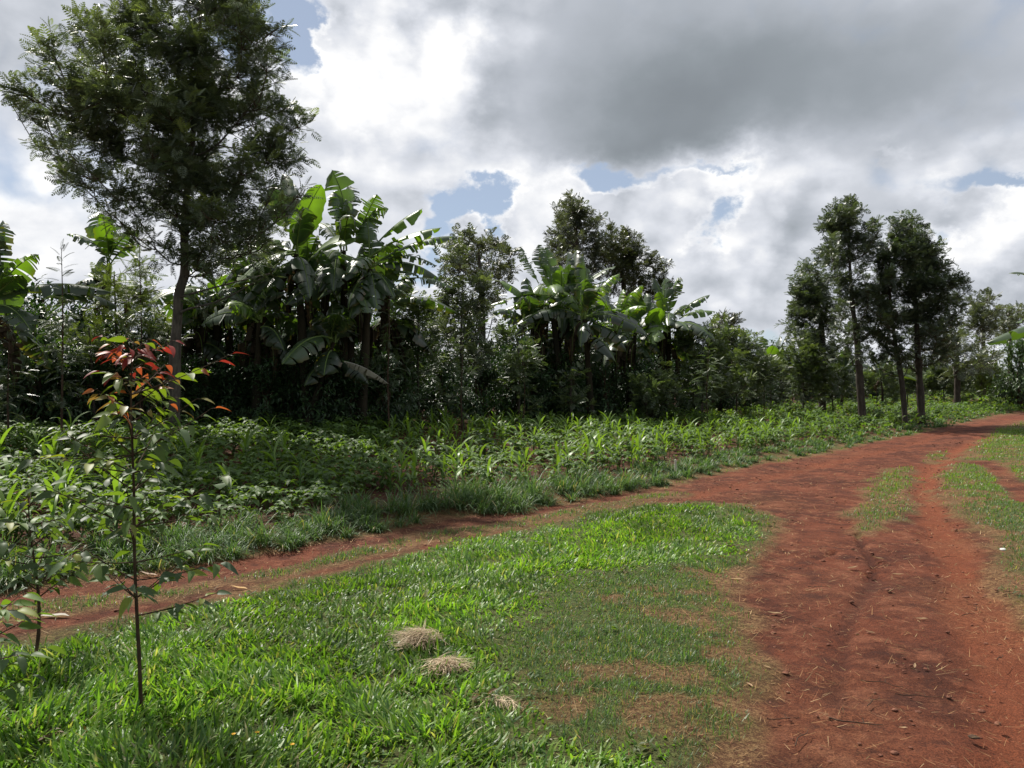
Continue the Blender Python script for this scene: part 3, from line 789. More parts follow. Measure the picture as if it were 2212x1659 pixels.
# ------------------------------------------------------------------ foliage templates
def frond(pairs=8, w=0.42, droop=0.35, pw=0.055, fwd=0.5, curl=0.1):
    V, Q = [], []
    for i in range(pairs):
        t = 0.18 + 0.80 * (i + 0.5) / pairs
        ln = w * 0.5 * math.sin(PI * min(1, 0.18 + 0.80 * t)) ** 0.7 * 1.25
        z0 = -droop * t * t
        for s in (-1, 1):
            tip = np.array([s * ln, t + ln * fwd, z0 - curl * ln - 0.25 * ln])
            b = np.array([0, t, z0]); m = b * 0.5 + tip * 0.5
            ax = norm((tip - b)[None])[0]; pr = np.array([-ax[1], ax[0], 0]) * pw * 0.5
            k = len(V); V += [b, m + pr + (0, 0, 0.01), tip, m - pr]; Q.append((k, k + 1, k + 2, k + 3))
    k = len(V); V += [(-0.006, 0, 0), (0.006, 0, 0), (0.004, 0.55, -droop * .3), (-0.004, 0.55, -droop * .3)]; Q.append((k, k + 1, k + 2, k + 3))
    k = len(V); V += [(-0.004, 0.55, -droop * .3), (0.004, 0.55, -droop * .3), (pw * .3, 1.02, -droop), (-pw * .3, 1.02, -droop)]; Q.append((k, k + 1, k + 2, k + 3))
    return np.array(V, float), np.array(Q)
FR_NEAR = frond(6, 0.50, 0.35, 0.10)
FR_FAR = frond(4, 0.60, 0.35, 0.17)
FR_LONG = frond(13, 0.36, 0.45, 0.038, 0.35)
LF_SIMPLE = leaf_template(2, 0.36, 0.3, 0.25, 0.7)
LF_BIG = leaf_template(6, 0.36, 0.35, 0.35, 0.72)

def lobe_foliage(mb, tw, lobes, trunk, tpl, size, ntw, nfr, cols, wts, tip_col=None, limb_r=0.035, twig_r=0.008, seed=0, upb=0.35, limbs=None, droopy=0.0):
    r = np.random.default_rng(seed)
    trunk = np.asarray(trunk)
    nodes = trunk.copy(); nlen = np.zeros(len(nodes)); nrad = np.full(len(nodes), limb_r)
    lobes = sorted(lobes, key=lambda q: np.min(np.hypot(q[0] - trunk[:, 0], q[1] - trunk[:, 1])) + 0.1 * q[2])
    for (cx, cy, cz, R, *ex) in lobes:
        c = np.array([cx, cy, cz])
        dv_ = c - nodes; ds = np.linalg.norm(dv_, axis=1); hd = np.hypot(dv_[:, 0], dv_[:, 1])
        cost = ds + 0.45 * nlen + 1.6 * np.maximum(0, 0.35 * hd - dv_[:, 2]) + (ds < 0.25 * R) * 5
        i = int(np.argmin(cost)); s0 = nodes[i]; k = ds[i]
        side = np.cross(norm((c - s0)[None])[0], [0, 0, 1.0])
        midp = s0 * 0.5 + c * 0.5 + side * r.normal(0, .10) * k + np.array([0, 0, r.normal(-0.06, .08) * k])
        path = curve([s0, s0 * .72 + midp * .28 + r.normal(0, .05, 3) * k, midp, c], 9)
        rr = min(nrad[i] * 0.85, limb_r * (0.35 + 0.16 * min(k, 4)))
        V, Q = tube(path, np.linspace(rr, twig_r * 1.2, 9), 5)
        (limbs or tw).add(V, Q)
        nodes = np.vstack([nodes, path[2:8]]); nlen = np.concatenate([nlen, nlen[i] + k * np.linspace(.25, .9, 6)]); nrad = np.concatenate([nrad, np.linspace(rr, twig_r * 1.3, 9)[2:8]])
        ld = norm((c - s0)[None])[0]
        n = max(4, int(ntw * R ** 1.6 * (ex[0] if ex else 1)))
        # twig directions: fan round the limb direction
        d = r.normal(0, 1, (n, 3)); d = norm(d) * 1.0 + ld * 0.75 + np.array([0, 0, upb]); d = norm(d)
        start = path[r.integers(4, 9, n)]
        ln = R * r.uniform(0.55, 1.15, n)
        for j in range(n):
            e = start[j] + d[j] * ln[j]; m_ = start[j] * .5 + e * .5 + np.array([0, 0, -0.10 * ln[j]])
            V, Q = tube(bez(start[j], m_, e, 4), [twig_r, twig_r * .8, twig_r * .6, twig_r * .3], 3); tw.add(V, Q)
            q = max(3, int(nfr * ln[j]))
            t = r.uniform(0.15, 1.0, q) ** 0.75
            P = (1 - t[:, None]) ** 2 * start[j] + 2 * (t * (1 - t))[:, None] * m_ + (t ** 2)[:, None] * e
            fd = norm(r.normal(0, 1, (q, 3))) * 0.85 + d[j] * 0.75 + np.array([0, 0, 0.25 - droopy])
            up = np.array([0, 0, 1.0]) + r.normal(0, 0.35, (q, 3))
            V, Q = stamp(tpl[0], tpl[1], frames(fd, up, size * r.uniform(0.6, 1.25, q)), P)
            col = np.array(cols)[r.choice(len(cols), q, p=np.array(wts) / sum(wts))] * r.uniform(0.75, 1.3, (q, 1))
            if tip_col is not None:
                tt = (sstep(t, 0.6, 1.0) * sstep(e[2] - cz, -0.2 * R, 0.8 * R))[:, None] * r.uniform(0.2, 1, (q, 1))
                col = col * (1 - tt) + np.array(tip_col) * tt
            mb.add(V, Q, rep(col, len(tpl[0])))

def make_tree(name, label, cat, trunk_pts, radii, lobes, tpl, size, ntw, nfr, cols, wts, mat, tip=None, group=None, seed=0, limb_r=0.035, droopy=0.0, twig_r=0.008, parts=('trunk', 'crown'), bark='bark'):
    base = np.array(trunk_pts[0])
    base[2] = float(height(np.array([base[0]]), np.array([base[1]]))[0]) - 0.03
    pts = np.array([base] + [p for p in trunk_pts[1:]])
    path = curve(pts, 30); rad = np.interp(np.linspace(0, 1, 30), np.linspace(0, 1, len(radii)), radii)
    r_ = np.random.default_rng(seed + 5)
    rad = rad * (1 + 0.06 * r_.normal(0, 1, 30)); rad[0] *= 1.25
    root = empty(name, tuple(base), label, cat, group)
    tk, cr, tw = MB(), MB(), MB()
    tk.add(*tube(path, rad, 9))
    lobe_foliage(cr, cr_twig := MB(), lobes, path[6:], tpl, size, ntw, nfr, cols, wts, tip, limb_r, twig_r, seed, limbs=tk, droopy=droopy)
    for V, Q in zip(cr_twig.V, cr_twig.Q): pass
    V = np.concatenate(cr_twig.V); Q = np.concatenate(cr_twig.Q); cr.add(V, Q, (0.1, 0.08, 0.06), 1)
    obj(parts[0], tk.mesh(parts[0], [M[bark]], True, base), root)
    obj(parts[1], cr.mesh(parts[1], [mat, M['twig']], False, base), root)
    return root

def lobes_px(lst, D, spread=0.0, seed=0, extra=0):
    """(u, v, radius px[, density]) -> world lobes at depth D with a spread in depth"""
    r = np.random.default_rng(seed); out = []
    for e in lst:
        u, v, R = e[:3]; dn = e[3] if len(e) > 3 else 1.0
        if D < 20: R *= 0.84
        dy = r.uniform(-spread, spread)
        R = R * (1.28 if D > 20 else 1.0)
        p = PX(u, v, D + dy); out.append((p[0], p[1], p[2], R / FPX * D, dn))
        for _ in range(extra):
            dy = r.uniform(-spread * 1.5, spread * 1.5)
            p = PX(u + r.normal(0, R * .18), v + r.normal(0, R * .15), D + dy); out.append((p[0], p[1], p[2], R * 0.8 / FPX * D, dn))
    return out

# ------------------------------------------------------------------ the big silky oak on the left
DKG = [(0.068, 0.090, 0.056), (0.100, 0.126, 0.076), (0.046, 0.062, 0.042)]
BIG = [(55, 205, 55), (120, 130, 75), (215, 95, 90), (310, 60, 95), (400, 110, 110), (520, 70, 95), (470, 10, 100), (600, 60, 50), (575, 150, 65), (605, 240, 65), (640, 275, 45), (655, 335, 35), (590, 330, 75), (540, 230, 70), (440, 230, 110),
       (300, 190, 115), (180, 230, 95), (100, 260, 60), (130, 335, 55), (165, 390, 50), (225, 320, 90), (260, 420, 65), (330, 340, 100), (430, 360, 95), (520, 380, 80), (350, 440, 70), (460, 470, 90), (540, 460, 70), (430, 550, 55), (500, 560, 60), (300, -50, 110), (430, -90, 120), (550, -60, 80),
       (370, 260, 90), (230, 220, 90), (600, 400, 45), (250, 470, 45), (320, 520, 40), (400, 480, 60), (560, 540, 60), (610, 470, 50), (645, 420, 35), (585, 590, 40), (120, 380, 40), (30, 230, 35)]
D0 = 15.0
make_tree('silky_oak_tree', 'tallest feathery dark tree with bent grey trunk, rising out of the picture', 'tree',
          [PX(378, 885, D0), PX(378, 780, D0), PX(383, 690, D0), PX(387, 632, D0), PX(400, 585, D0 + .05), PX(398, 510, D0 + .1), PX(402, 430, D0 + .1), PX(412, 330, D0), PX(425, 200, D0), PX(432, 60, D0), PX(430, -80, D0)],
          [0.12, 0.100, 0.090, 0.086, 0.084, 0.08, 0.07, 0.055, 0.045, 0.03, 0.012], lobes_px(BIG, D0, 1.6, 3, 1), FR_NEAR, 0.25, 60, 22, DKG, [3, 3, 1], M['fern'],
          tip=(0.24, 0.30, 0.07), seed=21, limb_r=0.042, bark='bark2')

# ------------------------------------------------------------------ silky oaks on the right
FARC = [(0.076, 0.100, 0.066), (0.100, 0.126, 0.082), (0.056, 0.074, 0.052)]
def z6(x, y, r=0): return (1626.5 + x * 0.3064, 379.5 + y * 0.3064) + ((r * 0.3064,) if r else ())
D1 = 29.0
T1 = [z6(660, 200, 70), z6(590, 270, 70), z6(700, 270, 70), z6(560, 370, 90), z6(680, 370, 90), z6(860, 340, 60), z6(830, 430, 55), z6(560, 470, 75), z6(700, 480, 80), z6(790, 560, 70), z6(540, 570, 80), z6(640, 620, 70), z6(760, 690, 60), z6(620, 760, 70), z6(560, 700, 60), z6(740, 860, 60), z6(640, 960, 60), z6(800, 960, 60), z6(600, 1080, 55), z6(720, 1080, 50), z6(500, 560, 50), z6(840, 500, 50), z6(880, 400, 45), z6(650, 860, 60), z6(820, 830, 60), z6(690, 1180, 50), z6(810, 1120, 55), z6(620, 1230, 45), z6(780, 1250, 45)]
make_tree('silky_oak_tree', 'tallest right-hand tree, leftmost of three with bare trunks standing in the crop', 'tree',
          [PX(*z6(775, 1640), D1), PX(*z6(750, 1400), D1), PX(*z6(733, 1150), D1), PX(*z6(700, 900), D1), PX(*z6(685, 650), D1), PX(*z6(675, 400), D1), PX(*z6(665, 190), D1)],
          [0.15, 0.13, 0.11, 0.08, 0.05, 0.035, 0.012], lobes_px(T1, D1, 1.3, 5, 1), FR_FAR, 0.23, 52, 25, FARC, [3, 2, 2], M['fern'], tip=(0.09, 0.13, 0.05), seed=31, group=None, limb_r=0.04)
T2 = [z6(1050, 350, 70), z6(1120, 360, 70), z6(1200, 420, 65), z6(1040, 430, 80), z6(1160, 480, 90), z6(1270, 540, 80), z6(1110, 560, 90), z6(1310, 640, 80), z6(1200, 640, 100), z6(1100, 700, 90), z6(1430, 720, 55), z6(1470, 760, 45), z6(1340, 780, 80), z6(1230, 800, 100), z6(1120, 850, 90), z6(1430, 880, 65), z6(1330, 920, 90), z6(1210, 960, 100), z6(1100, 1010, 85), z6(1380, 1040, 75), z6(1270, 1100, 80), z6(1190, 1130, 60), z6(1340, 1180, 60), z6(1120, 1150, 55), z6(1050, 1250, 50), z6(1260, 1270, 45), z6(1480, 830, 45), z6(1460, 960, 55), z6(1420, 1080, 60), z6(1400, 1180, 50), z6(1170, 1260, 50), z6(1330, 1290, 45), z6(1000, 1180, 50), z6(1090, 1330, 40)]
make_tree('silky_oak_tree', 'broad dark tree, rightmost of three with bare trunks standing in the crop', 'tree',
          [PX(*z6(1190, 1650), D1 + .6), PX(*z6(1175, 1450), D1 + .6), PX(*z6(1160, 1200), D1 + .6), PX(*z6(1150, 950), D1 + .6), PX(*z6(1130, 700), D1 + .6), PX(*z6(1110, 360), D1 + .6)],
          [0.15, 0.13, 0.11, 0.08, 0.045, 0.012], lobes_px(T2, D1 + .6, 1.4, 6, 1), FR_FAR, 0.23, 56, 25, FARC, [2, 1, 3], M['fern'], tip=(0.07, 0.11, 0.045), seed=32, limb_r=0.045)
T3 = [z6(950, 510, 55), z6(1010, 540, 55), z6(940, 610, 75), z6(1040, 620, 60), z6(900, 720, 75), z6(1000, 720, 70), z6(850, 820, 75), z6(960, 830, 80), z6(900, 930, 80), z6(1010, 950, 70), z6(830, 1020, 65), z6(940, 1050, 70), z6(880, 1150, 60), z6(990, 1150, 50), z6(1040, 1320, 45), z6(850, 1290, 50), z6(1000, 1260, 45), z6(800, 1120, 55), z6(780, 920, 50), z6(930, 1230, 50), z6(900, 1360, 40)]
make_tree('silky_oak_tree', 'slim-trunked tree squeezed between the two taller bare-trunked trees at the right', 'tree',
          [PX(*z6(1075, 1645), D1 + .2), PX(*z6(1055, 1500), D1 + .2), PX(*z6(1030, 1330), D1 + .2), PX(*z6(1000, 1150), D1 + .2), PX(*z6(970, 900), D1 + .2), PX(*z6(960, 520), D1 + .2)],
          [0.10, 0.095, 0.085, 0.07, 0.05, 0.015], lobes_px(T3, D1 + .2, 1.2, 7, 1), FR_FAR, 0.23, 58, 26, [(0.052, 0.072, 0.044), (0.068, 0.088, 0.052)], [1, 1], M['fern'], tip=(0.09, 0.14, 0.05), seed=33)
T4 = [z6(380, 660, 55), z6(310, 700, 40), z6(460, 690, 55), z6(360, 780, 75), z6(480, 800, 75), z6(330, 880, 70), z6(440, 900, 80), z6(310, 970, 60), z6(520, 930, 65), z6(400, 1010, 80), z6(300, 1080, 60), z6(510, 1040, 70), z6(420, 1110, 60), z6(590, 960, 50), z6(560, 1190, 50), z6(350, 1140, 45), z6(620, 1210, 50), z6(240, 1060, 40), z6(440, 1180, 50), z6(300, 830, 45), z6(540, 860, 50)]
D4 = 34.0
make_tree('silky_oak_tree', 'shorter grey-green tree left of and behind the tallest right-hand tree', 'tree',
          [PX(*z6(488, 1500), D4), PX(*z6(488, 1250), D4), PX(*z6(482, 1050), D4), PX(*z6(440, 850), D4), PX(*z6(390, 660), D4)],
          [0.16, 0.14, 0.11, 0.07, 0.015], lobes_px(T4, D4, 1.3, 8, 1), FR_FAR, 0.30, 42, 19, FARC, [2, 3, 1], M['fern'], tip=(0.09, 0.13, 0.05), seed=34)
# far trees at right
for (nm, lab, D, tr, lb, sd) in (
    ('shade_tree', 'pale thin-crowned far tree, the left one of the pair at the right edge', 62, (1625, 1330, 1615, 900), [(1560, 920, 60), (1650, 880, 60), (1530, 1000, 60), (1620, 990, 70), (1720, 940, 60), (1570, 1080, 60), (1680, 1070, 60), (1600, 1160, 50), (1740, 1040, 40)], 41),
    ('shade_tree', 'pale thin-crowned far tree, the right one of the pair at the right edge', 66, (1810, 1330, 1810, 940), [(1780, 960, 50), (1860, 960, 60), (1760, 1040, 50), (1840, 1050, 60), (1890, 1030, 50), (1810, 1120, 50), (1720, 1110, 40)], 42),
    ('shade_tree', 'low spreading grey-green tree right of the broad dark tree, in front of the far pair', 46, (1440, 1560, 1440, 1150), [(1440, 1130, 60), (1370, 1180, 60), (1500, 1160, 60), (1400, 1260, 75), (1510, 1260, 75), (1340, 1300, 60), (1600, 1290, 70), (1690, 1260, 60), (1460, 1350, 70), (1580, 1370, 60), (1740, 1290, 45)], 43)):
    make_tree(nm, lab, 'tree', [PX(*z6(tr[0], tr[1]), D), PX(*z6(tr[0], (tr[1] + tr[3]) / 2), D), PX(*z6(tr[2], tr[3]), D)], [0.2, 0.14, 0.02],
              lobes_px([z6(*q) for q in lb], D, 2.0, sd, 1), FR_FAR, 0.50, 14, 11, [(0.085, 0.105, 0.065), (0.10, 0.115, 0.075)], [1, 1], M['fern'], seed=sd, limb_r=0.05, twig_r=0.014)

# ------------------------------------------------------------------ tall trees behind the bananas (middle)
def z5(x, y, r=0): return (1016.6 + x * 0.3064, 379.5 + y * 0.3064) + ((r * 0.3064,) if r else ())
def z4(x, y, r=0): return (474.4 + x * 0.3064, 338.9 + y * 0.3064) + ((r * 0.3064,) if r else ())
MIDC = [(0.080, 0.096, 0.066), (0.105, 0.120, 0.080), (0.064, 0.076, 0.058)]
D5 = 38.0
A1 = [z5(720, 160, 45), z5(660, 210, 55), z5(770, 190, 50), z5(620, 270, 55), z5(710, 270, 70), z5(800, 270, 55), z5(860, 260, 40), z5(640, 370, 70), z5(750, 370, 70), z5(860, 360, 60), z5(920, 310, 45), z5(570, 420, 45), z5(590, 490, 60), z5(690, 480, 60), z5(800, 470, 60), z5(900, 450, 60), z5(570, 570, 50), z5(650, 590, 60), z5(770, 580, 60), z5(860, 580, 55), z5(600, 660, 45), z5(830, 690, 55), z5(560, 760, 60), z5(680, 760, 60), z5(880, 660, 50), z5(530, 660, 40), z5(760, 820, 60)]
make_tree('shade_tree', 'tallest pointed tree on the middle skyline, behind the banana clump', 'tree',
          [PX(*z5(765, 1300), D5), PX(*z5(760, 900), D5), PX(*z5(757, 650), D5), PX(*z5(745, 400), D5), PX(*z5(725, 160), D5)], [0.2, 0.16, 0.13, 0.08, 0.02],
          lobes_px(A1, D5, 1.6, 9, 1), FR_FAR, 0.29, 38, 20, MIDC, [2, 2, 2], M['fern'], tip=(0.09, 0.11, 0.05), seed=51, limb_r=0.045, twig_r=0.011)
A2 = [z5(1000, 380, 50), z5(1070, 420, 45), z5(1140, 430, 50), z5(1190, 480, 45), z5(960, 470, 65), z5(1060, 510, 70), z5(1150, 530, 65), z5(1220, 560, 45), z5(1000, 590, 65), z5(1100, 620, 70), z5(1200, 640, 60), z5(1270, 590, 35), z5(1300, 680, 45), z5(1360, 690, 40), z5(940, 560, 55), z5(1150, 720, 60), z5(1240, 750, 60), z5(1340, 770, 50), z5(960, 680, 55), z5(1050, 720, 55), z5(900, 560, 60), z5(1380, 640, 40), z5(1400, 800, 50), z5(1290, 840, 60), z5(1120, 830, 60), z5(970, 800, 60), z5(1300, 600, 45), z5(870, 500, 50)]
make_tree('shade_tree', 'rounder brownish-green tree just right of the tallest skyline tree', 'tree',
          [PX(*z5(1090, 1300), D5 + 3), PX(*z5(1085, 950), D5 + 3), PX(*z5(1075, 700), D5 + 3), PX(*z5(1060, 430), D5 + 3)], [0.2, 0.16, 0.1, 0.02],
          lobes_px(A2, D5 + 3, 1.8, 10, 1), FR_FAR, 0.29, 38, 20, [(0.06, 0.075, 0.038), (0.075, 0.088, 0.042)], [1, 1], M['fern'], tip=(0.10, 0.11, 0.05), seed=52, limb_r=0.045, twig_r=0.011)
A3 = [z4(1680, 560, 50), z4(1760, 570, 50), z4(1620, 620, 50), z4(1900, 570, 45), z4(1960, 600, 50), z4(1700, 660, 60), z4(1860, 650, 60), z4(1980, 680, 60), z4(1620, 730, 60), z4(1760, 740, 60), z4(2050, 700, 50), z4(1920, 770, 70), z4(2040, 800, 60), z4(1680, 820, 60), z4(1840, 850, 60), z4(2000, 900, 60), z4(1590, 820, 45), z4(1950, 1000, 50)]
make_tree('shade_tree', 'two-topped shade tree between the large and the middle banana clumps', 'tree',
          [PX(*z4(1850, 1400), 30), PX(*z4(1850, 1100), 30), PX(*z4(1840, 850), 30), PX(*z4(1820, 600), 30)], [0.16, 0.13, 0.09, 0.02],
          lobes_px(A3, 30, 1.6, 11, 1), FR_FAR, 0.32, 44, 16, MIDC, [2, 2, 2], M['fern'], tip=(0.11, 0.14, 0.05), seed=53, twig_r=0.01)
A4 = [z5(1780, 1010, 45), z5(1850, 1040, 45), z5(1730, 1060, 40), z5(1820, 1110, 55), z5(1890, 1130, 35), z5(1740, 1140, 45)]
make_tree('shade_tree', 'small round-topped far tree on the low skyline right of the banana clumps', 'tree',
          [PX(*z5(1810, 1300), 52), PX(*z5(1810, 1150), 52), PX(*z5(1810, 1030), 52)], [0.15, 0.1, 0.02],
          lobes_px(A4, 52, 1.6, 12, 1), FR_FAR, 0.42, 30, 14, [(0.06, 0.068, 0.05)], [1], M['fern'], seed=54, twig_r=0.012)

# ------------------------------------------------------------------ bananas
def banana_leaf(mb, P0, P1, P2, width, roll=0.0, fold=0.35, ntear=6, col=(0.065, 0.14, 0.03), seed=0, pet=0.12, torn=0.24, brown=0.0):
    r = np.random.default_rng(seed); N = 40
    Cv = bez(np.asarray(P0, float), np.asarray(P1, float), np.asarray(P2, float), N + 1)
    T = norm(np.gradient(Cv, axis=0)); up = np.array([0, 0, 1.0])
    S = np.cross(T, up); ln = np.linalg.norm(S, axis=1, keepdims=True)
    S = np.where(ln > 0.15, S / np.maximum(ln, 1e-6), np.array([[1.0, 0, 0]]))
    for i in range(1, len(S)):
        if S[i] @ S[i - 1] < 0: S[i] = -S[i]
    Nn = np.cross(S, T)
    width = width * 1.15; wob = r.uniform(0, 6.28)
    S2 = norm(S * math.cos(roll) + Nn * math.sin(roll)); N2 = np.cross(S2, T)
    N2 = np.where(N2[:, 2:3].sum() < 0, -N2, N2)
    tt = np.linspace(0, 1, N + 1)
    def at(a, t):
        x = np.clip(t, 0, 1) * N; i = np.minimum(x.astype(int), N - 1); f = (x - i)[..., None]
        return a[i] * (1 - f) + a[i + 1] * f
    total = np.linalg.norm(np.diff(Cv, axis=0), axis=1).sum()
    for side in (-1, 1):
        cuts = np.sort(r.uniform(pet + 0.05, 0.97, ntear)); ed = np.concatenate([[pet], cuts, [1.0]])
        base_f = fold + r.normal(0, 0.08)
        for a, b in zip(ed[:-1], ed[1:]):
            if b - a < 0.012: continue
            m = max(2, int((b - a) * 22)); t = np.linspace(a, b, m + 1); Kc = 4
            phi = base_f + (r.normal(0, 0.28) if ntear > 2 else 0) + (0.25 * r.random() if ntear > 6 else 0)
            q = (t - pet) / (1 - pet); hw = width * 0.5 * np.clip(np.sin(PI * np.clip(q, 0.0, 1) ** 0.85), 0, 1) ** 0.5
            hw = np.maximum(hw * (1 + 0.05 * np.sin(q * 17 + wob) + 0.04 * np.sin(q * 41 + wob * 2)), 0.004)
            rows = []
            tm = 0.5 * (a + b)
            lng = 1 + (r.normal(0, 0.06) if ntear > 2 else 0)
            for c in range(Kc + 1):
                f = c / Kc
                tc = tm + (t - tm) * (1 - torn * f * (1 if ntear > 2 else 0.0)) + 0.22 * f * hw / total * (1 - q * 0.5)
                p = at(Cv, tc); s_ = at(S2, tc) * side; n_ = at(N2, tc)
                ph = -(phi * f * 1.2) + 0.18 * (1 - f)
                ang = 0.35 - (phi + 0.35) * f * 1.1
                d_ = hw[:, None] * f * lng
                drop = -phi * 0.9 * f ** 1.6
                p = p + d_ * (s_ * math.cos(drop * 0.9)) + d_ * n_ * (math.sin(drop) + 0.18 * (1 - f))
                rows.append(p)
            Vv = np.stack(rows, 1).reshape(-1, 3)
            ii = (np.arange(m)[:, None] * (Kc + 1) + np.arange(Kc)[None]).ravel()
            Qq = np.stack([ii, ii + 1, ii + Kc + 2, ii + Kc + 1], -1)
            cc = np.array(col) * r.uniform(0.85, 1.15)
            cols = np.tile(cc, (len(Vv), 1))
            if brown > 0:
                e = (np.arange(len(Vv)) % (Kc + 1) == Kc)[:, None] * brown * r.random()
                cols = cols * (1 - e) + np.array([0.22, 0.14, 0.06]) * e
            mb.add(Vv, Qq, cols, 0)
    V, Q = tube(Cv[::2], np.linspace(0.022, 0.005, len(Cv[::2])) * max(0.6, width / 0.6), 5); mb.add(V, Q, (0.2, 0.28, 0.08), 1)

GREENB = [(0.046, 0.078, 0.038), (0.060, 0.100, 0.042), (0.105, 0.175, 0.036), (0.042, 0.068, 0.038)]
def banana(label, crown, foot=None, hero=(), nrand=5, L=2.0, width=0.55, seed=0, group='banana plants along the edge of the field', dead=3, lean=0.2, ntear=(5, 18), azr=None):
    """crown: world point where the leaves start; hero: leaves as ((u,v) tip px, depth offset, bulge, width, roll, tears[, colour index])"""
    r = np.random.default_rng(seed); crown = np.asarray(crown, float)
    fx, fy = (crown[0] + r.normal(0, lean), crown[1] + r.normal(0, lean)) if foot is None else foot
    fz = float(height(np.array([fx]), np.array([fy]))[0]) - 0.03
    foot = np.array([fx, fy, fz])
    root = empty('banana_plant', tuple(foot), label, 'banana plant', group)
    H = crown[2] - fz; s = min(1.0, max(0.35, H / 3.0))
    st = MB(); path = curve([foot, foot * .5 + crown * .5 + np.array([r.normal(0, .05), r.normal(0, .05), 0]), crown], 12)
    st.add(*tube(path, np.interp(np.linspace(0, 1, 12), [0, .1, 1], [0.15, 0.125, 0.06]) * s * (1 + 0.05 * r.normal(0, 1, 12)), 9))
    obj('stem', st.mesh('stem', [M['stem']], True, foot), root)
    for i, h in enumerate(hero):
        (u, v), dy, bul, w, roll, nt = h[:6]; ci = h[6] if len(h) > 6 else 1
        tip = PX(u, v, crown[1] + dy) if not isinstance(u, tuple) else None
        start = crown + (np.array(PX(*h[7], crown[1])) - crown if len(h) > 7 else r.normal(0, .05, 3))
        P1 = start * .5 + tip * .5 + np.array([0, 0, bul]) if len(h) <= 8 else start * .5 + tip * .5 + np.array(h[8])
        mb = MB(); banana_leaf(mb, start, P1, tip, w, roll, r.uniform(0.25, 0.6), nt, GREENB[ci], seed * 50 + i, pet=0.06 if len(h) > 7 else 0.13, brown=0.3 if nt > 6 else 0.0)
        obj('leaf', mb.mesh('leaf', [M['banana'], M['rib']], True, foot), root)
    for i in range(nrand):
        a = (i * 2.4 + r.normal(0, .3)) if azr is None else r.uniform(*azr)
        l = L * r.uniform(0.75, 1.15); e = r.choice([0.15, 0.55, 0.95, 1.25], p=[.25, .3, .25, .2]) + r.normal(0, .1)
        hd = np.array([math.cos(a), math.sin(a), 0]); z = np.array([0, 0, 1.0])
        P1 = crown + (hd * math.cos(e + 0.35) + z * math.sin(min(e + 0.35, 1.5))) * l * 0.55
        sag = max(0.05, 0.75 - 0.5 * e)
        P2 = P1 + (hd * math.cos(e) + z * (math.sin(e) - sag - 0.3)) * l * 0.5
        mb = MB(); banana_leaf(mb, crown + r.normal(0, .04, 3), P1, P2, width * r.uniform(.85, 1.15), r.normal(0, 0.35), r.uniform(0.3, 0.9), int(r.integers(*ntear)), GREENB[r.integers(4)], seed * 90 + i, brown=0.5)
        obj('leaf', mb.mesh('leaf', [M['banana'], M['rib']], True, foot), root)
    for i in range(4 if L > 1.2 and crown[1] < 33 else 0):       # low drooping older leaves
        a = r.uniform(0, 6.28); l = L * r.uniform(.8, 1.05); hd = np.array([math.cos(a), math.sin(a), 0]); z = np.array([0, 0, 1.0])
        b = crown - z * r.uniform(0.15, 0.6); P1 = b + (hd * .85 + z * .25) * l * .5; P2 = P1 + (hd * .45 - z * .9) * l * .6
        mb = MB(); banana_leaf(mb, b, P1, P2, width * r.uniform(.8, 1.1), r.normal(0, .3), r.uniform(.5, 1.0), int(r.integers(4, 12)), GREENB[3], seed * 40 + i, brown=.8)
        obj('leaf', mb.mesh('leaf', [M['banana'], M['rib']], True, foot), root)
    for i in range(dead):
        a = r.uniform(0, 6.28); hd = np.array([math.cos(a), math.sin(a), 0]); z = np.array([0, 0, 1.0])
        b = crown - z * r.uniform(0.05, 0.5) * s; l = r.uniform(0.9, 1.6) * s
        mb = MB(); banana_leaf(mb, b, b + hd * 0.45 * s + z * 0.1, b + hd * 0.40 * s - z * l, width * 0.5, r.normal(0, .5), 1.2, 9, (0.050, 0.036, 0.022), seed * 70 + i)
        o_ = obj('dead_leaf', mb.mesh('dead_leaf', [M['dead'], M['dead']], True, foot), root); o_['label'] = 'brown dry leaf hanging down'
    return root

BK = 17.3
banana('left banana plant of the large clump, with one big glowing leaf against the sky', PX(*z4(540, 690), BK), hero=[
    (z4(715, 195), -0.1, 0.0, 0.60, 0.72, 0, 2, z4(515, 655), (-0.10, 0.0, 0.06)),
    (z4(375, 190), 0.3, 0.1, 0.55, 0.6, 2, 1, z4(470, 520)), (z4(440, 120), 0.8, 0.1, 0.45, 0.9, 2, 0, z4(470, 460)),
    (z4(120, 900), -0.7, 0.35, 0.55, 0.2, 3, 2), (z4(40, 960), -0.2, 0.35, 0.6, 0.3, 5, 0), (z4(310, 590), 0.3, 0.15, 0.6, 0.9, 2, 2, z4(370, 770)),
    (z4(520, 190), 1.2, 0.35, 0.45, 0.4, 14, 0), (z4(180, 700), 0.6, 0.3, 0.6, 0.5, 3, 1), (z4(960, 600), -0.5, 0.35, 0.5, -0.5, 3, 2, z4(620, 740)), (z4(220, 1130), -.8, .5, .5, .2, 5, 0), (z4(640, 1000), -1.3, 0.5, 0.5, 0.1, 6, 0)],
    nrand=3, L=1.7, seed=3, dead=4)
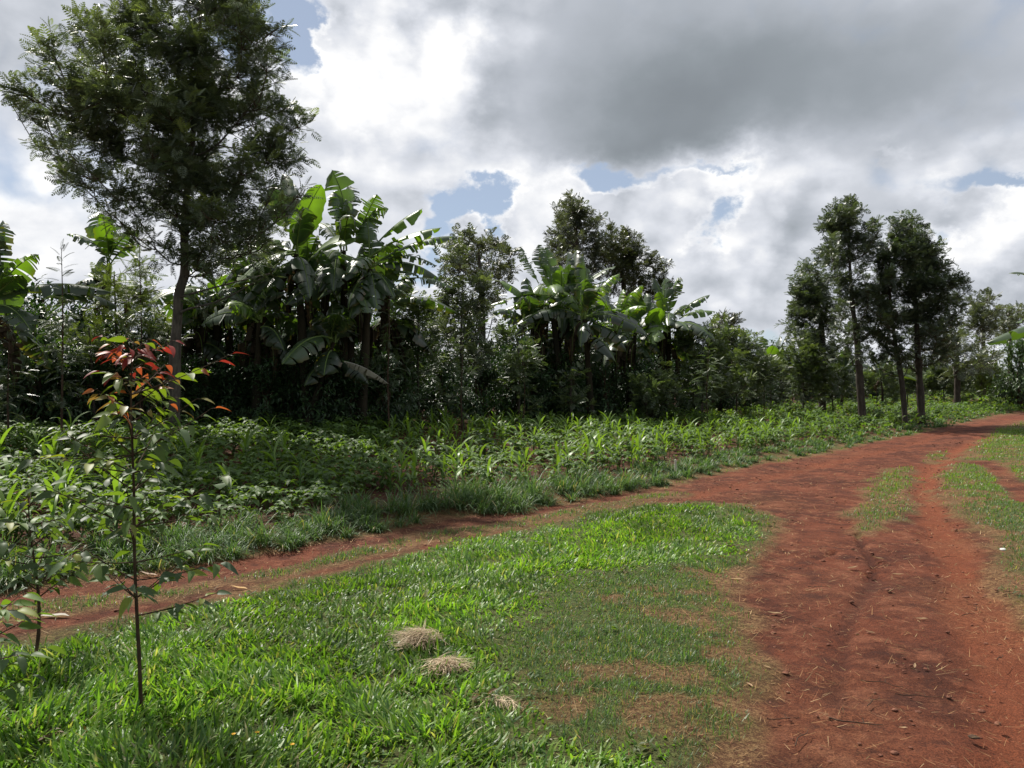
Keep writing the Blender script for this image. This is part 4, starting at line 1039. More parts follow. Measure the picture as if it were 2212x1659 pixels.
banana('middle banana plant of the large clump, its tallest leaf torn into flags', PX(*z4(870, 660), BK + .5), hero=[
    (z4(790, 90), 0.2, 0.1, 0.62, 0.9, 4, 2, z4(900, 470), (0.12, 0, 0.05)), (z4(905, 200), 0.6, 0.05, 0.5, 0.6, 22, 0, z4(850, 500), (0.15, 0, 0.1)),
    (z4(1110, 262), -0.2, 0.12, 0.62, 0.35, 12, 1, z4(960, 600)), (z4(1190, 370), 0.3, 0.42, 0.5, 0.3, 16, 0, z4(960, 560)),
    (z4(1430, 365), -0.2, 0.18, 0.5, -0.35, 3, 2, z4(1120, 600)), (z4(680, 470), 0.9, 0.4, 0.45, 0.3, 12, 0), (z4(740, 760), -0.8, 0.3, 0.5, 0.3, 5, 1), (z4(800, 950), -1.2, 0.4, .5, .2, 6, 0)],
    nrand=3, L=1.6, seed=4, dead=4)
banana('right banana plant of the large clump, with long pale arching leaves pointing right', PX(*z4(1060, 790), BK + .2), hero=[
    (z4(1565, 500), -0.3, 0.28, 0.62, -0.25, 7, 2, z4(1040, 720)), (z4(1680, 560), 0.5, 0.42, 0.5, -0.2, 20, 1), (z4(1530, 770), -0.2, 0.32, 0.45, -0.1, 20, 0, z4(1150, 730)),
    (z4(1405, 840), -0.6, 0.18, 0.4, 0.0, 4, 0, z4(1180, 830)), (z4(1650, 925), 0.3, 0.30, 0.5, -0.1, 16, 0, z4(1240, 880)), (z4(1230, 1000), -0.9, 0.35, 0.5, 0, 6, 0), (z4(820, 700), -0.6, 0.3, 0.5, 0.3, 4, 2), (z4(1110, 1080), -1.0, .4, .5, 0, 5, 0), (z4(700, 1000), -0.8, .4, .5, 0, 5, 0)],
    nrand=3, L=1.6, seed=5, dead=4)
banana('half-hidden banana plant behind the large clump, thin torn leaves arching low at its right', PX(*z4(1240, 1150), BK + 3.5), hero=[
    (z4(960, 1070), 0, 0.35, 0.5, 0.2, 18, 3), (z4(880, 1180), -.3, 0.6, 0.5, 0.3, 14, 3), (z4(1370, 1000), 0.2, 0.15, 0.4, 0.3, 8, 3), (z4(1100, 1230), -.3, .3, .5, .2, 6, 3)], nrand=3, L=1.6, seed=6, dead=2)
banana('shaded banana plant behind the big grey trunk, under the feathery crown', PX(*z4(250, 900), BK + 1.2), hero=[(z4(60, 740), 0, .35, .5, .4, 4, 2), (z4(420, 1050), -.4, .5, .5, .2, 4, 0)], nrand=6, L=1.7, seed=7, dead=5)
banana('banana plant low in the dark behind the large clump', PX(*z4(720, 1020), BK + 2.2), nrand=7, L=1.7, seed=8, dead=4)
for i_, (u_, v_, d_, lb_) in enumerate(((470, 640, 18.3, 'low banana plant deep in the shade right of the bent trunk'), (560, 690, 16.9, 'short banana sucker at the front left of the large clump'), (665, 650, 18.6, 'crowded banana plant in the dark centre of the large clump'),
        (760, 640, 18.0, 'crowded banana plant in the shade under the long pale leaves'), (830, 665, 18.9, 'low banana plant at the shaded right side of the large clump'), (720, 740, 17.0, 'small banana sucker at the dark front of the large clump'), (420, 700, 18.0, 'small shaded banana plant just behind the bent grey trunk'))):
    banana(lb_, PX(u_, v_, d_), nrand=8, L=1.85 if v_ < 680 else 1.3, width=.6, seed=120 + i_, dead=5)
# left
def z2(x, y): return (x * 0.337, 474 + y * 0.337)
def z1(x, y): return (x * 0.337, y * 0.337)
banana('banana plant behind the yellow-green shrub, one ragged leaf upright', PX(*z1(700, 1690), 19.5), hero=[
    (z1(610, 1365), 0, 0.05, 0.75, 0.8, 9, 1, z1(700, 1630), (0.12, 0, 0.05)), (z1(425, 1500), -0.2, 0.38, 0.5, 0.1, 22, 0), (z1(560, 1880), -0.3, 0.65, 0.5, 0.2, 10, 0), (z1(900, 1560), 0.4, 0.35, 0.5, 0.2, 6, 1)], nrand=3, L=1.7, seed=9, dead=3)
banana('banana plant at the left picture edge, one very long leaf arching right', PX(*z2(-40, 560), 13.0), hero=[
    (z2(720, 470), 0.6, 0.32, 0.52, -0.15, 9, 0, z2(20, 480)), (z2(145, 360), -0.2, 0.16, 0.45, 0.3, 2, 1), (z2(5, 350), 0.2, 0.1, 0.6, 0.8, 1, 2, z2(40, 640)), (z2(200, 720), -0.3, 0.35, 0.5, -0.2, 6, 3), (z2(760, 560), 1.4, 0.3, 0.45, -0.3, 14, 0, z2(300, 500))], nrand=4, L=1.6, seed=10, dead=4)
banana('short banana plant in shadow left of the red-leaved sapling', PX(*z2(230, 1000), 15.0), hero=[(z2(500, 930), 0.1, 0.3, 0.5, 0.0, 4, 1), (z2(330, 930), -.3, .3, .4, 0, 4, 3)], nrand=3, L=1.1, width=.4, seed=12, dead=2)
# middle clump
DM = 24.0
banana('left banana plant of the middle clump, two comb-like torn leaves standing upright', PX(*z5(560, 860), DM), hero=[
    (z5(350, 500), 0, 0.1, 0.42, 0.5, 30, 3, z5(480, 760), (-0.12, 0, 0.22)), (z5(480, 485), 0.2, 0.08, 0.46, 0.5, 30, 3, z5(545, 750), (-0.15, 0, 0.2)), (z5(640, 670), -0.5, 0.02, 0.55, 0.9, 0, 2, z5(640, 850), (0, 0, 0.1)),
    (z5(205, 750), -0.3, 0.28, 0.55, 0.5, 3, 2, z5(420, 900)), (z5(115, 920), -0.2, 0.28, 0.5, 0.1, 5, 3), (z5(50, 1060), 0.2, 0.42, 0.5, 0.1, 6, 3), (z5(300, 880), 0.4, .4, .5, 0, 20, 0)], nrand=3, L=1.7, seed=13, dead=4)
banana('right banana plant of the middle clump, leaves fanning up to the right', PX(*z5(680, 880), DM + .4), hero=[
    (z5(1025, 640), 0, 0.2, 0.5, -0.3, 4, 1, z5(780, 790)), (z5(1070, 725), -0.3, 0.3, 0.5, -0.2, 6, 1), (z5(690, 535), 0.3, 0.05, 0.55, 0.7, 5, 3, z5(660, 760)), (z5(745, 525), 0.6, 0.05, 0.5, 0.6, 3, 3, z5(700, 740)), (z5(795, 700), -0.3, 0.1, 0.45, 0.7, 1, 2, z5(730, 800)), (z5(1000, 800), -.6, .35, .5, -.2, 2, 2), (z5(960, 935), -0.5, 0.22, 0.45, -0.1, 3, 0, z5(810, 1030)),
    (z5(640, 1145), -0.8, 0.6, 0.4, 0, 5, 3), (z5(560, 880), -.6, .2, .5, 0, 5, 0), (z5(820, 1130), -.7, .5, .5, 0, 5, 0)], nrand=3, L=1.7, seed=14, dead=5)
banana('left banana plant of the right-hand clump, one smooth bright leaf upright', PX(*z5(1160, 1110), DM + 2), hero=[
    (z5(1165, 825), -0.2, 0.02, 0.72, 0.75, 0, 1, z5(1110, 1060)), (z5(1235, 830), 0.2, 0.05, 0.55, 0.6, 1, 1, z5(1200, 1010)), (z5(1345, 935), -0.4, 0.1, 0.6, 0.6, 1, 2, z5(1240, 1070)), (z5(945, 1055), -0.2, 0.2, 0.45, 0.1, 3, 0), (z5(940, 1130), -0.5, 0.18, 0.45, 0.1, 4, 3), (z5(1340, 1060), -0.6, 0.3, 0.4, -.1, 4, 0), (z5(1030, 1170), -.7, .3, .5, 0, 4, 3)], nrand=3, L=1.5, seed=15, dead=3)
banana('outermost banana plant of the right-hand clump, pale folded leaves reaching right', PX(*z5(1400, 1020), DM + 2.5), hero=[
    (z5(1370, 725), 0.2, 0.03, 0.6, 0.7, 3, 1, z5(1360, 900)), (z5(1480, 715), 0, 0.1, 0.6, 0.4, 12, 3, z5(1400, 900)), (z5(1690, 840), -0.2, 0.18, 0.5, -0.3, 5, 1, z5(1480, 960)), (z5(1725, 958), 0.1, 0.22, 0.5, -0.3, 4, 2, z5(1470, 1010)), (z5(1210, 1170), -.6, .4, .5, 0, 5, 0), (z5(1490, 1130), -.7, .3, .5, 0, 5, 3), (z5(1290, 720), .5, .1, .4, .5, 10, 3)], nrand=4, L=1.6, seed=16, dead=3)
banana('banana plant low and dark behind the middle clump', PX(*z5(900, 1050), DM + 3.5), nrand=7, L=1.7, seed=17, dead=3)
banana('front banana plant of the middle clump, broad leaves hanging low over the dark stems', PX(1262, 690, 23.4), nrand=9, L=2.0, width=.65, seed=134, dead=3)
banana('low leafy banana plant at the left side of the middle clump', PX(1150, 710, 23.8), nrand=8, L=1.9, width=.6, seed=135, dead=3)
banana('crowded banana plant in the dark centre of the middle clump', PX(1210, 700, 25.0), nrand=8, L=2.1, width=.6, seed=131, dead=4)
banana('short banana plant low between the middle and right-hand clumps', PX(1330, 715, 25.4), nrand=8, L=2.0, width=.6, seed=132, dead=4)
banana('short banana plant low at the right-hand clump, leaves drooping over the shrubs', PX(1440, 710, 26.4), nrand=8, L=1.9, width=.6, seed=133, dead=3)
# right
DR = 38.0
banana('far banana plant with two upright light green leaves, left of the shorter grey-green tree', PX(*z6(120, 1370), DR), hero=[
    (z6(150, 1200), -.3, .03, .8, .8, 0, 2, z6(80, 1350)), (z6(210, 1205), 0, .1, .65, .7, 1, 2, z6(130, 1350)), (z6(70, 1140), .3, .1, .6, .7, 3, 3), (z6(190, 1130), .5, .1, .6, .7, 3, 3), (z6(15, 1165), 0, .2, .6, .5, 4, 3), (z6(245, 1115), .6, .1, .5, .5, 4, 3), (z6(230, 1340), -.6, .3, .5, .1, 3, 1)], nrand=3, L=1.9, seed=18, dead=1)
banana('far small banana plant under the crown gap left of the tallest right-hand tree', PX(*z6(380, 1290), DR + 3), nrand=6, L=1.9, seed=19, dead=1, ntear=(1, 5))
banana('far banana plant seen between the bare trunks of the right-hand trees', PX(*z6(640, 1370), DR + 2), hero=[(z6(630, 1240), 0, .2, .5, .6, 2, 3), (z6(730, 1290), .2, .2, .5, .4, 3, 3)], nrand=5, L=1.9, seed=20, dead=1, ntear=(1, 6))
banana('far banana plant right of the slim trunk, half hidden by low shrubs', PX(*z6(900, 1420), DR + 5), nrand=6, L=1.9, seed=23, dead=1, ntear=(1, 6))
banana('far spiky banana plant low at the right, in front of the pale far trees', PX(*z6(1610, 1450), 56), nrand=8, L=2.4, seed=22, dead=0, ntear=(1, 5))
banana('banana plant cut off by the right picture edge, a wide leaf reaching in', (14.9, 21.0, 3.35), hero=[
    (z6(1625, 1190), 0, 0.30, 0.62, -0.35, 3, 1), (z6(1805, 690), 0.2, 0.9, 0.45, 0.2, 14, 0), (z6(1850, 1040), .6, .3, .5, .2, 5, 1)], nrand=5, L=2.0, seed=24, dead=3, azr=(-1.6, 1.6))

# ------------------------------------------------------------------ coffee and other bushes
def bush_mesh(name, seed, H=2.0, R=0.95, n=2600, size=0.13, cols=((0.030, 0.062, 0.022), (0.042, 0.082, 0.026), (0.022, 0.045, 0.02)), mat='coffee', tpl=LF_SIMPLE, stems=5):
    r = np.random.default_rng(seed); st, lf = MB(), MB()
    ends = []
    for i in range(stems * 5):
        a = r.uniform(0, 6.28); h = r.uniform(0.25, 1.0) * H; rr = R * (1 - 0.55 * (h / H) ** 1.5) * r.uniform(0.6, 1.05)
        e = np.array([math.cos(a) * rr, math.sin(a) * rr, h]); s0 = np.array([r.normal(0, .06), r.normal(0, .06), max(0.0, h - rr * 0.9) * 0.8])
        p = bez(s0, s0 * .5 + e * .5 + np.array([0, 0, .15]), e, 8); ends.append(p)
        st.add(*tube(p, np.linspace(0.018, 0.005, 8), 4))
    for i in range(3):
        st.add(*tube([(r.normal(0, .05), r.normal(0, .05), -.05), (r.normal(0, .1), r.normal(0, .1), H * .5), (r.normal(0, .25), r.normal(0, .25), H * .9)], [0.035, 0.025, 0.01], 5))
    ends = np.array(ends)
    k = r.integers(0, len(ends), n); t = r.integers(2, 8, n)
    P = ends[k, t] + r.normal(0, 0.10, (n, 3)) * (R / 0.9)
    P[:, 2] = np.maximum(P[:, 2], 0.08)
    cdir = norm(P - np.array([0, 0, H * 0.45])); d = cdir * 0.8 + norm(r.normal(0, 1, (n, 3))) * 0.8 + np.array([0, 0, -0.15])
    V, Q = stamp(tpl[0], tpl[1], frames(d, np.array([0, 0, 1.0]) + cdir * 0.4 + r.normal(0, .3, (n, 3)), size * r.uniform(.65, 1.3, n)), P)
    col = np.array(cols)[r.integers(0, len(cols), n)] * r.uniform(.75, 1.3, (n, 1))
    lf.add(V, Q, rep(col, len(tpl[0])))
    return st.mesh('stem', [M['twig']], True), lf.mesh('foliage', [M[mat]])
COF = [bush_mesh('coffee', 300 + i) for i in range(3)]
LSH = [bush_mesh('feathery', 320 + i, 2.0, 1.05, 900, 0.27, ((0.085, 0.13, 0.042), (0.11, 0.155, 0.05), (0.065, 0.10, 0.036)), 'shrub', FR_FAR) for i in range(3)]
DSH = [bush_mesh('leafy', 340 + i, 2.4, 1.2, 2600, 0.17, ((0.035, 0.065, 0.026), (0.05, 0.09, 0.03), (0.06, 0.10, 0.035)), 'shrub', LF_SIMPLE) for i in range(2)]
def bush(kind, name, label, cat, x, y, s=1.0, group=None, idx=0, sz=None):
    z = float(height(np.array([x]), np.array([y]))[0])
    r = empty(name, (x, y, z), label, cat, group)
    a, b = kind[idx % len(kind)]
    obj('stem', a, r); obj('foliage', b, r)
    r.rotation_euler = (0, 0, random.uniform(0, 6.28)); r.scale = (s, s, (sz or s))
    return r
# coffee rows right behind the crops and under the bananas
def at_line(u, D): return ((u - 1106) / FPX * D, D)
i = 0
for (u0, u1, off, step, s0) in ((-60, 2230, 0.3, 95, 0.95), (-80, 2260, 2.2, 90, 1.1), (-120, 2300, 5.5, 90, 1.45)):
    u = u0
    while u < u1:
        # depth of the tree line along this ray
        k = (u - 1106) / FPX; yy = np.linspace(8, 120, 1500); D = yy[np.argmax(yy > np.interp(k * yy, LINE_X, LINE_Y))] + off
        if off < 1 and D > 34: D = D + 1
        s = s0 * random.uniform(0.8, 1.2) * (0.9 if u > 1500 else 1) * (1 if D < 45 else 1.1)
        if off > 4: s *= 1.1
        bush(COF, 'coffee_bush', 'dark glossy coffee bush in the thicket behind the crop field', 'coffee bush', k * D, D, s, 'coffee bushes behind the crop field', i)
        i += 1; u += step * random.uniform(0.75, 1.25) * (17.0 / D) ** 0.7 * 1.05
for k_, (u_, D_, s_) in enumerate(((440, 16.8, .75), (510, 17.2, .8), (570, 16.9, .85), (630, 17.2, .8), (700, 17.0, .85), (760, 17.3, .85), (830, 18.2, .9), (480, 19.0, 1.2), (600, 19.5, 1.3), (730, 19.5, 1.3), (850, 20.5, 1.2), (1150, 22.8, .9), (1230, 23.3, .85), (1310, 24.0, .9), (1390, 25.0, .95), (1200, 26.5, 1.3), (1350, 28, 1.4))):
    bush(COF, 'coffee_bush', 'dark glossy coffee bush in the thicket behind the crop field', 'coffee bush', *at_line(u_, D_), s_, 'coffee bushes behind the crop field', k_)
# far-off wood closing the view
def far_wood():
    mb = MB(); n = 70000
    x = rng.uniform(-90, 190, n); y = np.interp(x, LINE_X, LINE_Y) + rng.uniform(14, 60, n)
    k = in_view(x, y, mx=500); x, y = x[k], y[k]; n = len(x)
    top = 1.6 + 2.2 * fbm(x, y, 0.12, 3) + np.clip((y - 60) * 0.01, 0, 1)
    z = height(x, y) + top * rng.random(n) ** 0.6
    d = norm(rng.normal(0, 1, (n, 3)))
    V, Q = stamp(LF_SIMPLE[0], LF_SIMPLE[1], frames(d, np.array([0, 0, 1.0]) + rng.normal(0, .4, (n, 3)), rng.uniform(0.35, 0.8, n)), np.stack([x, y, z], -1))
    mb.add(V, Q, rep(mixcol(n, [(0.05, 0.08, 0.035), (0.07, 0.11, 0.042)], [1, 1]), len(LF_SIMPLE[0])))
    return mb.mesh('far_wood', [M['shrub']])
tag(obj('far_wood', far_wood()), 'far-off mass of low woodland closing the horizon behind the trees', 'woodland', kind='stuff')

# feathery light-green shrubs (individually placed, some copies)
def shrub_px(label, u, vtop, D, wpx, seed, col=0, dens=1.0, foot_u=None, tall=True, group=None, tipc=(0.17, 0.21, 0.07)):
    """multi-lobed feathery shrub whose top reaches image row vtop"""
    r = np.random.default_rng(seed)
    x0 = (u - 1106) / FPX * D; zt = CAM_H + (HZ - vtop) / FPX * D; W = wpx / FPX * D
    z0 = float(height(np.array([x0]), np.array([D]))[0]); H = zt - z0
    trunk = [np.array([x0, D, z0]), np.array([x0 + r.normal(0, .05), D, z0 + H * .5]), np.array([x0 + r.normal(0, .08), D, z0 + H * 0.93])]
    lobes = []
    n = int(9 * dens + 3)
    for i in range(n):
        h = 0.28 + 0.66 * ((i + .5) / n) ** .85 + r.normal(0, .05); a = i * 2.4 + r.normal(0, .5); rr = W * 0.5 * (1.15 - .75 * h) * r.uniform(.35, 1.3)
        lobes.append((x0 + math.cos(a) * rr, D + math.sin(a) * rr, z0 + h * H, max(0.25, W * r.uniform(.16, .30))))
    cs = [[(0.080, 0.112, 0.054), (0.105, 0.140, 0.066), (0.060, 0.084, 0.044)], [(0.12, 0.16, 0.045), (0.15, 0.19, 0.05), (0.09, 0.12, 0.040)], [(0.090, 0.110, 0.070), (0.115, 0.135, 0.088), (0.070, 0.088, 0.058)]][col]
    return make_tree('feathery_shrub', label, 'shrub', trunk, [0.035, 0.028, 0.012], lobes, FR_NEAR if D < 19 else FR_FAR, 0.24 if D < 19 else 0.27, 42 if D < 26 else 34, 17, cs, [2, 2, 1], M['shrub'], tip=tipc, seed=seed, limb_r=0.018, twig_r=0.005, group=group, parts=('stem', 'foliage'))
shrub_px('bright yellow-green feathery shrub left of the bent grey trunk', 255, 560, 16.2, 170, 61, 1, 1.3)
shrub_px('small yellow-green feathery shrub low behind the red-leaved sapling', 205, 690, 15.4, 100, 62, 1, .7)
shrub_px('silvery feathery shrub in shadow at the right foot of the bent grey trunk', 345, 690, 16.2, 120, 63, 2, .8)
shrub_px('light green feathery shrub right of the large banana clump', 905, 640, 19.5, 150, 64, 0, 1.2)
shrub_px('taller greyer feathery shrub, second one right of the large banana clump', 1000, 560, 21.0, 150, 65, 2, 1.6)
shrub_px('feathery shrub low at the left foot of the middle banana clump', 1120, 705, 21.5, 110, 66, 0, .8)
shrub_px('feathery shrub in front of the middle banana clump stems, small and half shaded', 1235, 795, 22.0, 80, 67, 0, .7)
shrub_px('broad feathery shrub at the foot of the right-hand banana clump', 1515, 715, 26.0, 150, 68, 0, 1.5)
shrub_px('feathery shrub right of the broad one, below the small round-topped tree', 1590, 715, 28.0, 150, 69, 0, 1.4)
shrub_px('grey-green feathery shrub under the far banana with two upright leaves', 1665, 775, 31.0, 110, 70, 2, 1.0)
shrub_px('pale feathery shrub in front of the shorter grey-green tree', 1735, 745, 32.0, 130, 71, 0, 1.4)
shrub_px('feathery shrub between the pale one and the tallest right-hand trunk', 1800, 790, 34.0, 90, 72, 0, 1.0)
shrub_px('low spreading feathery shrub at the shady crop edge below the right-hand banana clump', 1400, 812, 24.0, 130, 73, 0, .9)
shrub_px('dim feathery shrub inside the shade right of the large clump dark stems', 800, 760, 18.6, 110, 74, 0, .8)
shrub_px('feathery shrub right of the three bare trunks, far side of the field', 2040, 800, 50.0, 110, 75, 0, 1.2)
shrub_px('last feathery shrub before the dark bush at the right picture edge', 2120, 792, 52.0, 110, 76, 1, 1.2)
shrub_px('feathery shrub between the slim and the rightmost bare trunks in the distance', 1960, 805, 46.0, 90, 77, 0, 1.0)
shrub_px('feathery shrub left of the slim bare trunk in the distance', 1895, 800, 44.0, 100, 78, 0, 1.0)
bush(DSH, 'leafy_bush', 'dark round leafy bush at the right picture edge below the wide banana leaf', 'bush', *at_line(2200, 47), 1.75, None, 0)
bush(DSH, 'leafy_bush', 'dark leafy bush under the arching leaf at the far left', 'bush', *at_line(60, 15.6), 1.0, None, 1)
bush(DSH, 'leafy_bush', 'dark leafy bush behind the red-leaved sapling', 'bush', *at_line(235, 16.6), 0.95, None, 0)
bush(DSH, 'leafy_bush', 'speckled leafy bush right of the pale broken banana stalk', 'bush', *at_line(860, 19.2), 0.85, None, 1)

# thin single-stemmed young silky oaks with tiers of ferny leaves
def young_oak(label, u, vtop, D, seed, spread=0.5, col=(0.085, 0.11, 0.065), vfoot=None, dens=1.0, lean=0.0):
    r = np.random.default_rng(seed); x0 = (u - 1106) / FPX * D; z0 = float(height(np.array([x0]), np.array([D]))[0]) - 0.02
    zt = CAM_H + (HZ - vtop) / FPX * D; H = zt - z0
    root = empty('young_silky_oak', (x0, D, z0), label, 'sapling', None)
    path = curve([(0, 0, 0), (r.normal(0, .03), 0, H * .4), (lean * .5 + r.normal(0, .03), 0, H * .7), (lean, 0, H)], 16)
    st = MB(); st.add(*tube(path, np.linspace(0.022, 0.004, 16), 5)); obj('stem', st.mesh('stem', [M['twig']], True), root)
    n = int(46 * H / 3 * dens); t = np.linspace(0.22, 1.0, n); P = np.stack([np.interp(t, np.linspace(0, 1, 16), path[:, k]) for k in range(3)], -1)
    a = np.arange(n) * 2.4 + r.normal(0, .4, n); e = np.interp(t, [0, .8, 1], [0.0, 0.35, 1.2]) + r.normal(0, .15, n)
    d = np.stack([np.cos(a) * np.cos(e), np.sin(a) * np.cos(e), np.sin(e)], -1)
    s = spread * np.interp(t, [0.2, .45, .8, 1], [0.7, 1.0, .7, .4]) * r.uniform(.8, 1.2, n)
    mb = MB(); V, Q = stamp(*FR_LONG, frames(d, np.array([0, 0, 1.0]) + r.normal(0, .15, (n, 3)), s), P)
    mb.add(V, Q, rep(np.array([col]) * r.uniform(.8, 1.3, (n, 1)), len(FR_LONG[0])))
    # leafier lower half: side fronds along fronds
    m = n * 3; j = r.integers(0, n * 2 // 3, m); f = r.uniform(.3, .9, m)
    P2 = P[j] + d[j] * (s[j] * f)[:, None] + np.array([0, 0, -.03]); d2 = norm(d[j] * .6 + r.normal(0, .8, (m, 3)))
    V, Q = stamp(*FR_NEAR, frames(d2, np.array([0, 0, 1.0]) + r.normal(0, .2, (m, 3)), s[j] * .45), P2)
    mb.add(V, Q, rep(np.array([col]) * r.uniform(.8, 1.3, (m, 1)), len(FR_NEAR[0])))
    obj('foliage', mb.mesh('foliage', [M['shrub']]), root)
young_oak('thin young tree with tiers of grey ferny leaves, tip above the long arching banana leaf', 132, 535, 12.2, 81, 0.40)
young_oak('thin pale ferny young tree just left of the bent grey trunk, tip against the cloud', 300, 515, 15.6, 82, 0.55, (0.13, 0.16, 0.085), dens=.7)
young_oak('thin ferny young tree on a straight stem right of the large clump', 842, 640, 16.5, 83, 0.42, (0.06, 0.085, 0.045), dens=.6)
young_oak('thin ferny young tree in front of the taller greyer shrub', 1000, 720, 18.0, 84, 0.42, (0.07, 0.10, 0.05), dens=.7)
young_oak('thin ferny young tree at the dark edge left of the middle banana stems', 1130, 690, 21.0, 85, 0.5, (0.085, 0.12, 0.055))
young_oak('thin ferny young tree in front of the broad shrub below the right-hand banana clump', 1530, 735, 24.0, 86, 0.5, (0.085, 0.12, 0.055))
young_oak('short thin young tree standing in the crop left of the pale far shrub', 1650, 760, 28.0, 87, 0.55, (0.085, 0.12, 0.055))
young_oak('thin young tree at far left edge beside the banana stem', 20, 730, 12.6, 88, 0.45, (0.06, 0.08, 0.05))

# broken dry banana stalk lying against the bushes
def broken_stalk():
    a = PX(*z4(880, 1445), 16.4); b = PX(*z4(1190, 1600), 16.2)
    root = empty('fallen_banana_leaf', tuple(b), 'long pale dry banana leaf stalk hanging down to the right from the dark clump', 'fallen leaf')
    mb = MB(); banana_leaf(mb, a, a * .5 + b * .5 + np.array([0, 0, .16]), b, 0.26, 0.2, 1.1, 9, (0.20, 0.19, 0.14), 5, pet=.02)
    obj('blade', mb.mesh('blade', [M['dead'], M['stake']], True, b), root)
broken_stalk()

# ------------------------------------------------------------------ foreground saplings
def sapling(label, trunk_px, D, r0, branches, leaves_rand, seed, leafL=0.12, red=None, cat='sapling'):
    r = np.random.default_rng(seed)
    pts = np.array([PX(u, v, D) for u, v in trunk_px]); base = pts[0].copy(); base[2] = float(height(base[0:1], base[1:2])[0]) - 0.02; pts[0] = base
    path = curve(pts, 26); root = empty('leafy_sapling', tuple(base), label, cat)
    st = MB(); st.add(*tube(path, np.linspace(r0, r0 * .22, 26) * (1 + .05 * r.normal(0, 1, 26)), 8))
    leaves = {'g': [], 'r': []}
    def put(p, d, s, c, red_):
        leaves['r' if red_ else 'g'].append((p, d, s, c))
    zt = pts[-1][2]; zb = base[2]
    nodes = []
    for (tf, az, el, ln, nl) in branches:
        i = min(25, int(tf * 25)); s0 = path[i]
        hd = np.array([math.cos(az), math.sin(az), 0]); e = s0 + (hd * math.cos(el) + np.array([0, 0, math.sin(el)])) * ln
        br = bez(s0, s0 * .5 + e * .5 + np.array([0, 0, -0.05 * ln]), e, 8)
        st.add(*tube(br, np.linspace(r0 * .38, 0.0012, 8), 5))
        for k in range(nl):
            t = 0.25 + 0.75 * (k + 0.5) / nl; j = min(7, int(t * 7.99)); p = br[j]
            sd = (1 if k % 2 else -1); a2 = az + sd * r.uniform(0.5, 1.3) + r.normal(0, .2)
            if k == nl - 1: a2 = az
            el2 = r.uniform(-0.5, 0.4)
            nodes.append((p, np.array([math.cos(a2) * math.cos(el2), math.sin(a2) * math.cos(el2), math.sin(el2)]), r.uniform(.7, 1.25)))
    for k in range(leaves_rand):
        t = r.uniform(.35, 1.0); i = int(t * 25); a2 = r.uniform(0, 6.28); el2 = r.uniform(-0.6, 0.6)
        nodes.append((path[i], np.array([math.cos(a2) * math.cos(el2), math.sin(a2) * math.cos(el2), math.sin(el2)]), r.uniform(.6, 1.1)))
    G_, R_ = [], []
    for p, d, s in nodes:
        pet = p + d * 0.02 * s
        f = (p[2] - zb) / (zt - zb)
        tipness = f
        if red and f > red[0] and r.random() < 0.88: R_.append((pet, d, s, np.array([0.24, 0.035, 0.026]) * r.uniform(.5, 1.3) if r.random() < .75 else np.array([0.30, 0.10, 0.035])))
        elif red and f > red[1]:
            R_.append((pet, d, s, np.array([0.20, 0.19, 0.04]) if r.random() < .5 else np.array([0.33, 0.13, 0.035]))) if r.random() < .45 else G_.append((pet, d, s, np.array([0.14, 0.19, 0.05])))
        else:
            c = [(0.085, 0.13, 0.060), (0.115, 0.17, 0.055), (0.07, 0.105, 0.055), (0.21, 0.23, 0.045)][r.choice(4, p=[.4, .3, .22, .08])]
            G_.append((pet, d, s, np.array(c) * r.uniform(.8, 1.2)))
        st.add(*tube([p, pet], 0.0015, 3))
    obj('trunk', st.mesh('trunk', [M['twig']], True, base), root)
    for nm, lst, mt in (('foliage', G_, 'sapling'), ('young_leaves', R_, 'redleaf')):
        if not lst: continue
        P = np.array([q[0] for q in lst]); d = np.array([q[1] for q in lst]); s = np.array([q[2] for q in lst]); c = np.array([q[3] for q in lst])
        mb = MB(); tp = leaf_template(7, 0.40, 0.30, 0.40, 0.68, 0.012)
        V, Q = stamp(tp[0], tp[1], frames(d, np.array([0, 0, 1.0]) + r.normal(0, .35, (len(P), 3)), s * leafL * (0.8 if nm == 'young_leaves' else 1.0)), P)
        mb.add(V, Q, rep(c, len(tp[0])))
        o_ = obj(nm, mb.mesh(nm, [M[mt]], True, base), root)
        if nm == 'young_leaves': o_['label'] = 'red and orange young leaves at the top'
    return root
rb_ = np.random.default_rng(77)
br = []
for i in range(44):
    t = 0.27 + 0.71 * i / 44
    ln = np.interp(t, [0.28, 0.5, 0.8, 1.0], [0.40, 0.42, 0.17, 0.07]) * rb_.uniform(.6, 1.15)
    br.append((t, i * 2.4 + rb_.normal(0, .3), rb_.uniform(0.15, 0.75), ln, int(3 + ln * 16)))
br += [(rb_.uniform(.3, .8), rb_.uniform(0, 6.28), rb_.uniform(-.1, .5), rb_.uniform(.25, .5), 7) for _ in range(10)]
br += [(0.60, 0.15, 0.55, 0.42, 7), (0.66, 0.0, 0.55, 0.36, 6), (0.30, 2.7, 0.6, 0.22, 5), (0.31, 0.5, 0.7, 0.2, 4), (0.45, 0.05, 0.2, .5, 8), (0.50, 3.1, 0.2, .42, 8), (0.88, 0.3, .5, .2, 6), (0.90, 2.8, .6, .2, 6)]
sapling('tall slender sapling with red young leaves at its top, standing in the lawn', [(306, 1535), (302, 1430), (296, 1320), (291, 1200), (290, 1080), (286, 960), (283, 860), (286, 780), (290, 730)], 3.77, 0.0105, br, 14, 91, 0.092, red=(0.905, 0.80))
br = []
for i in range(20):
    t = 0.42 + 0.56 * i / 20; ln = np.interp(t, [0.4, .6, 1], [0.30, 0.32, 0.12]) * rb_.uniform(.6, 1.15)
    br.append((t, i * 2.4 + rb_.normal(0, .3), rb_.uniform(0.1, 0.7), ln, int(3 + ln * 18)))
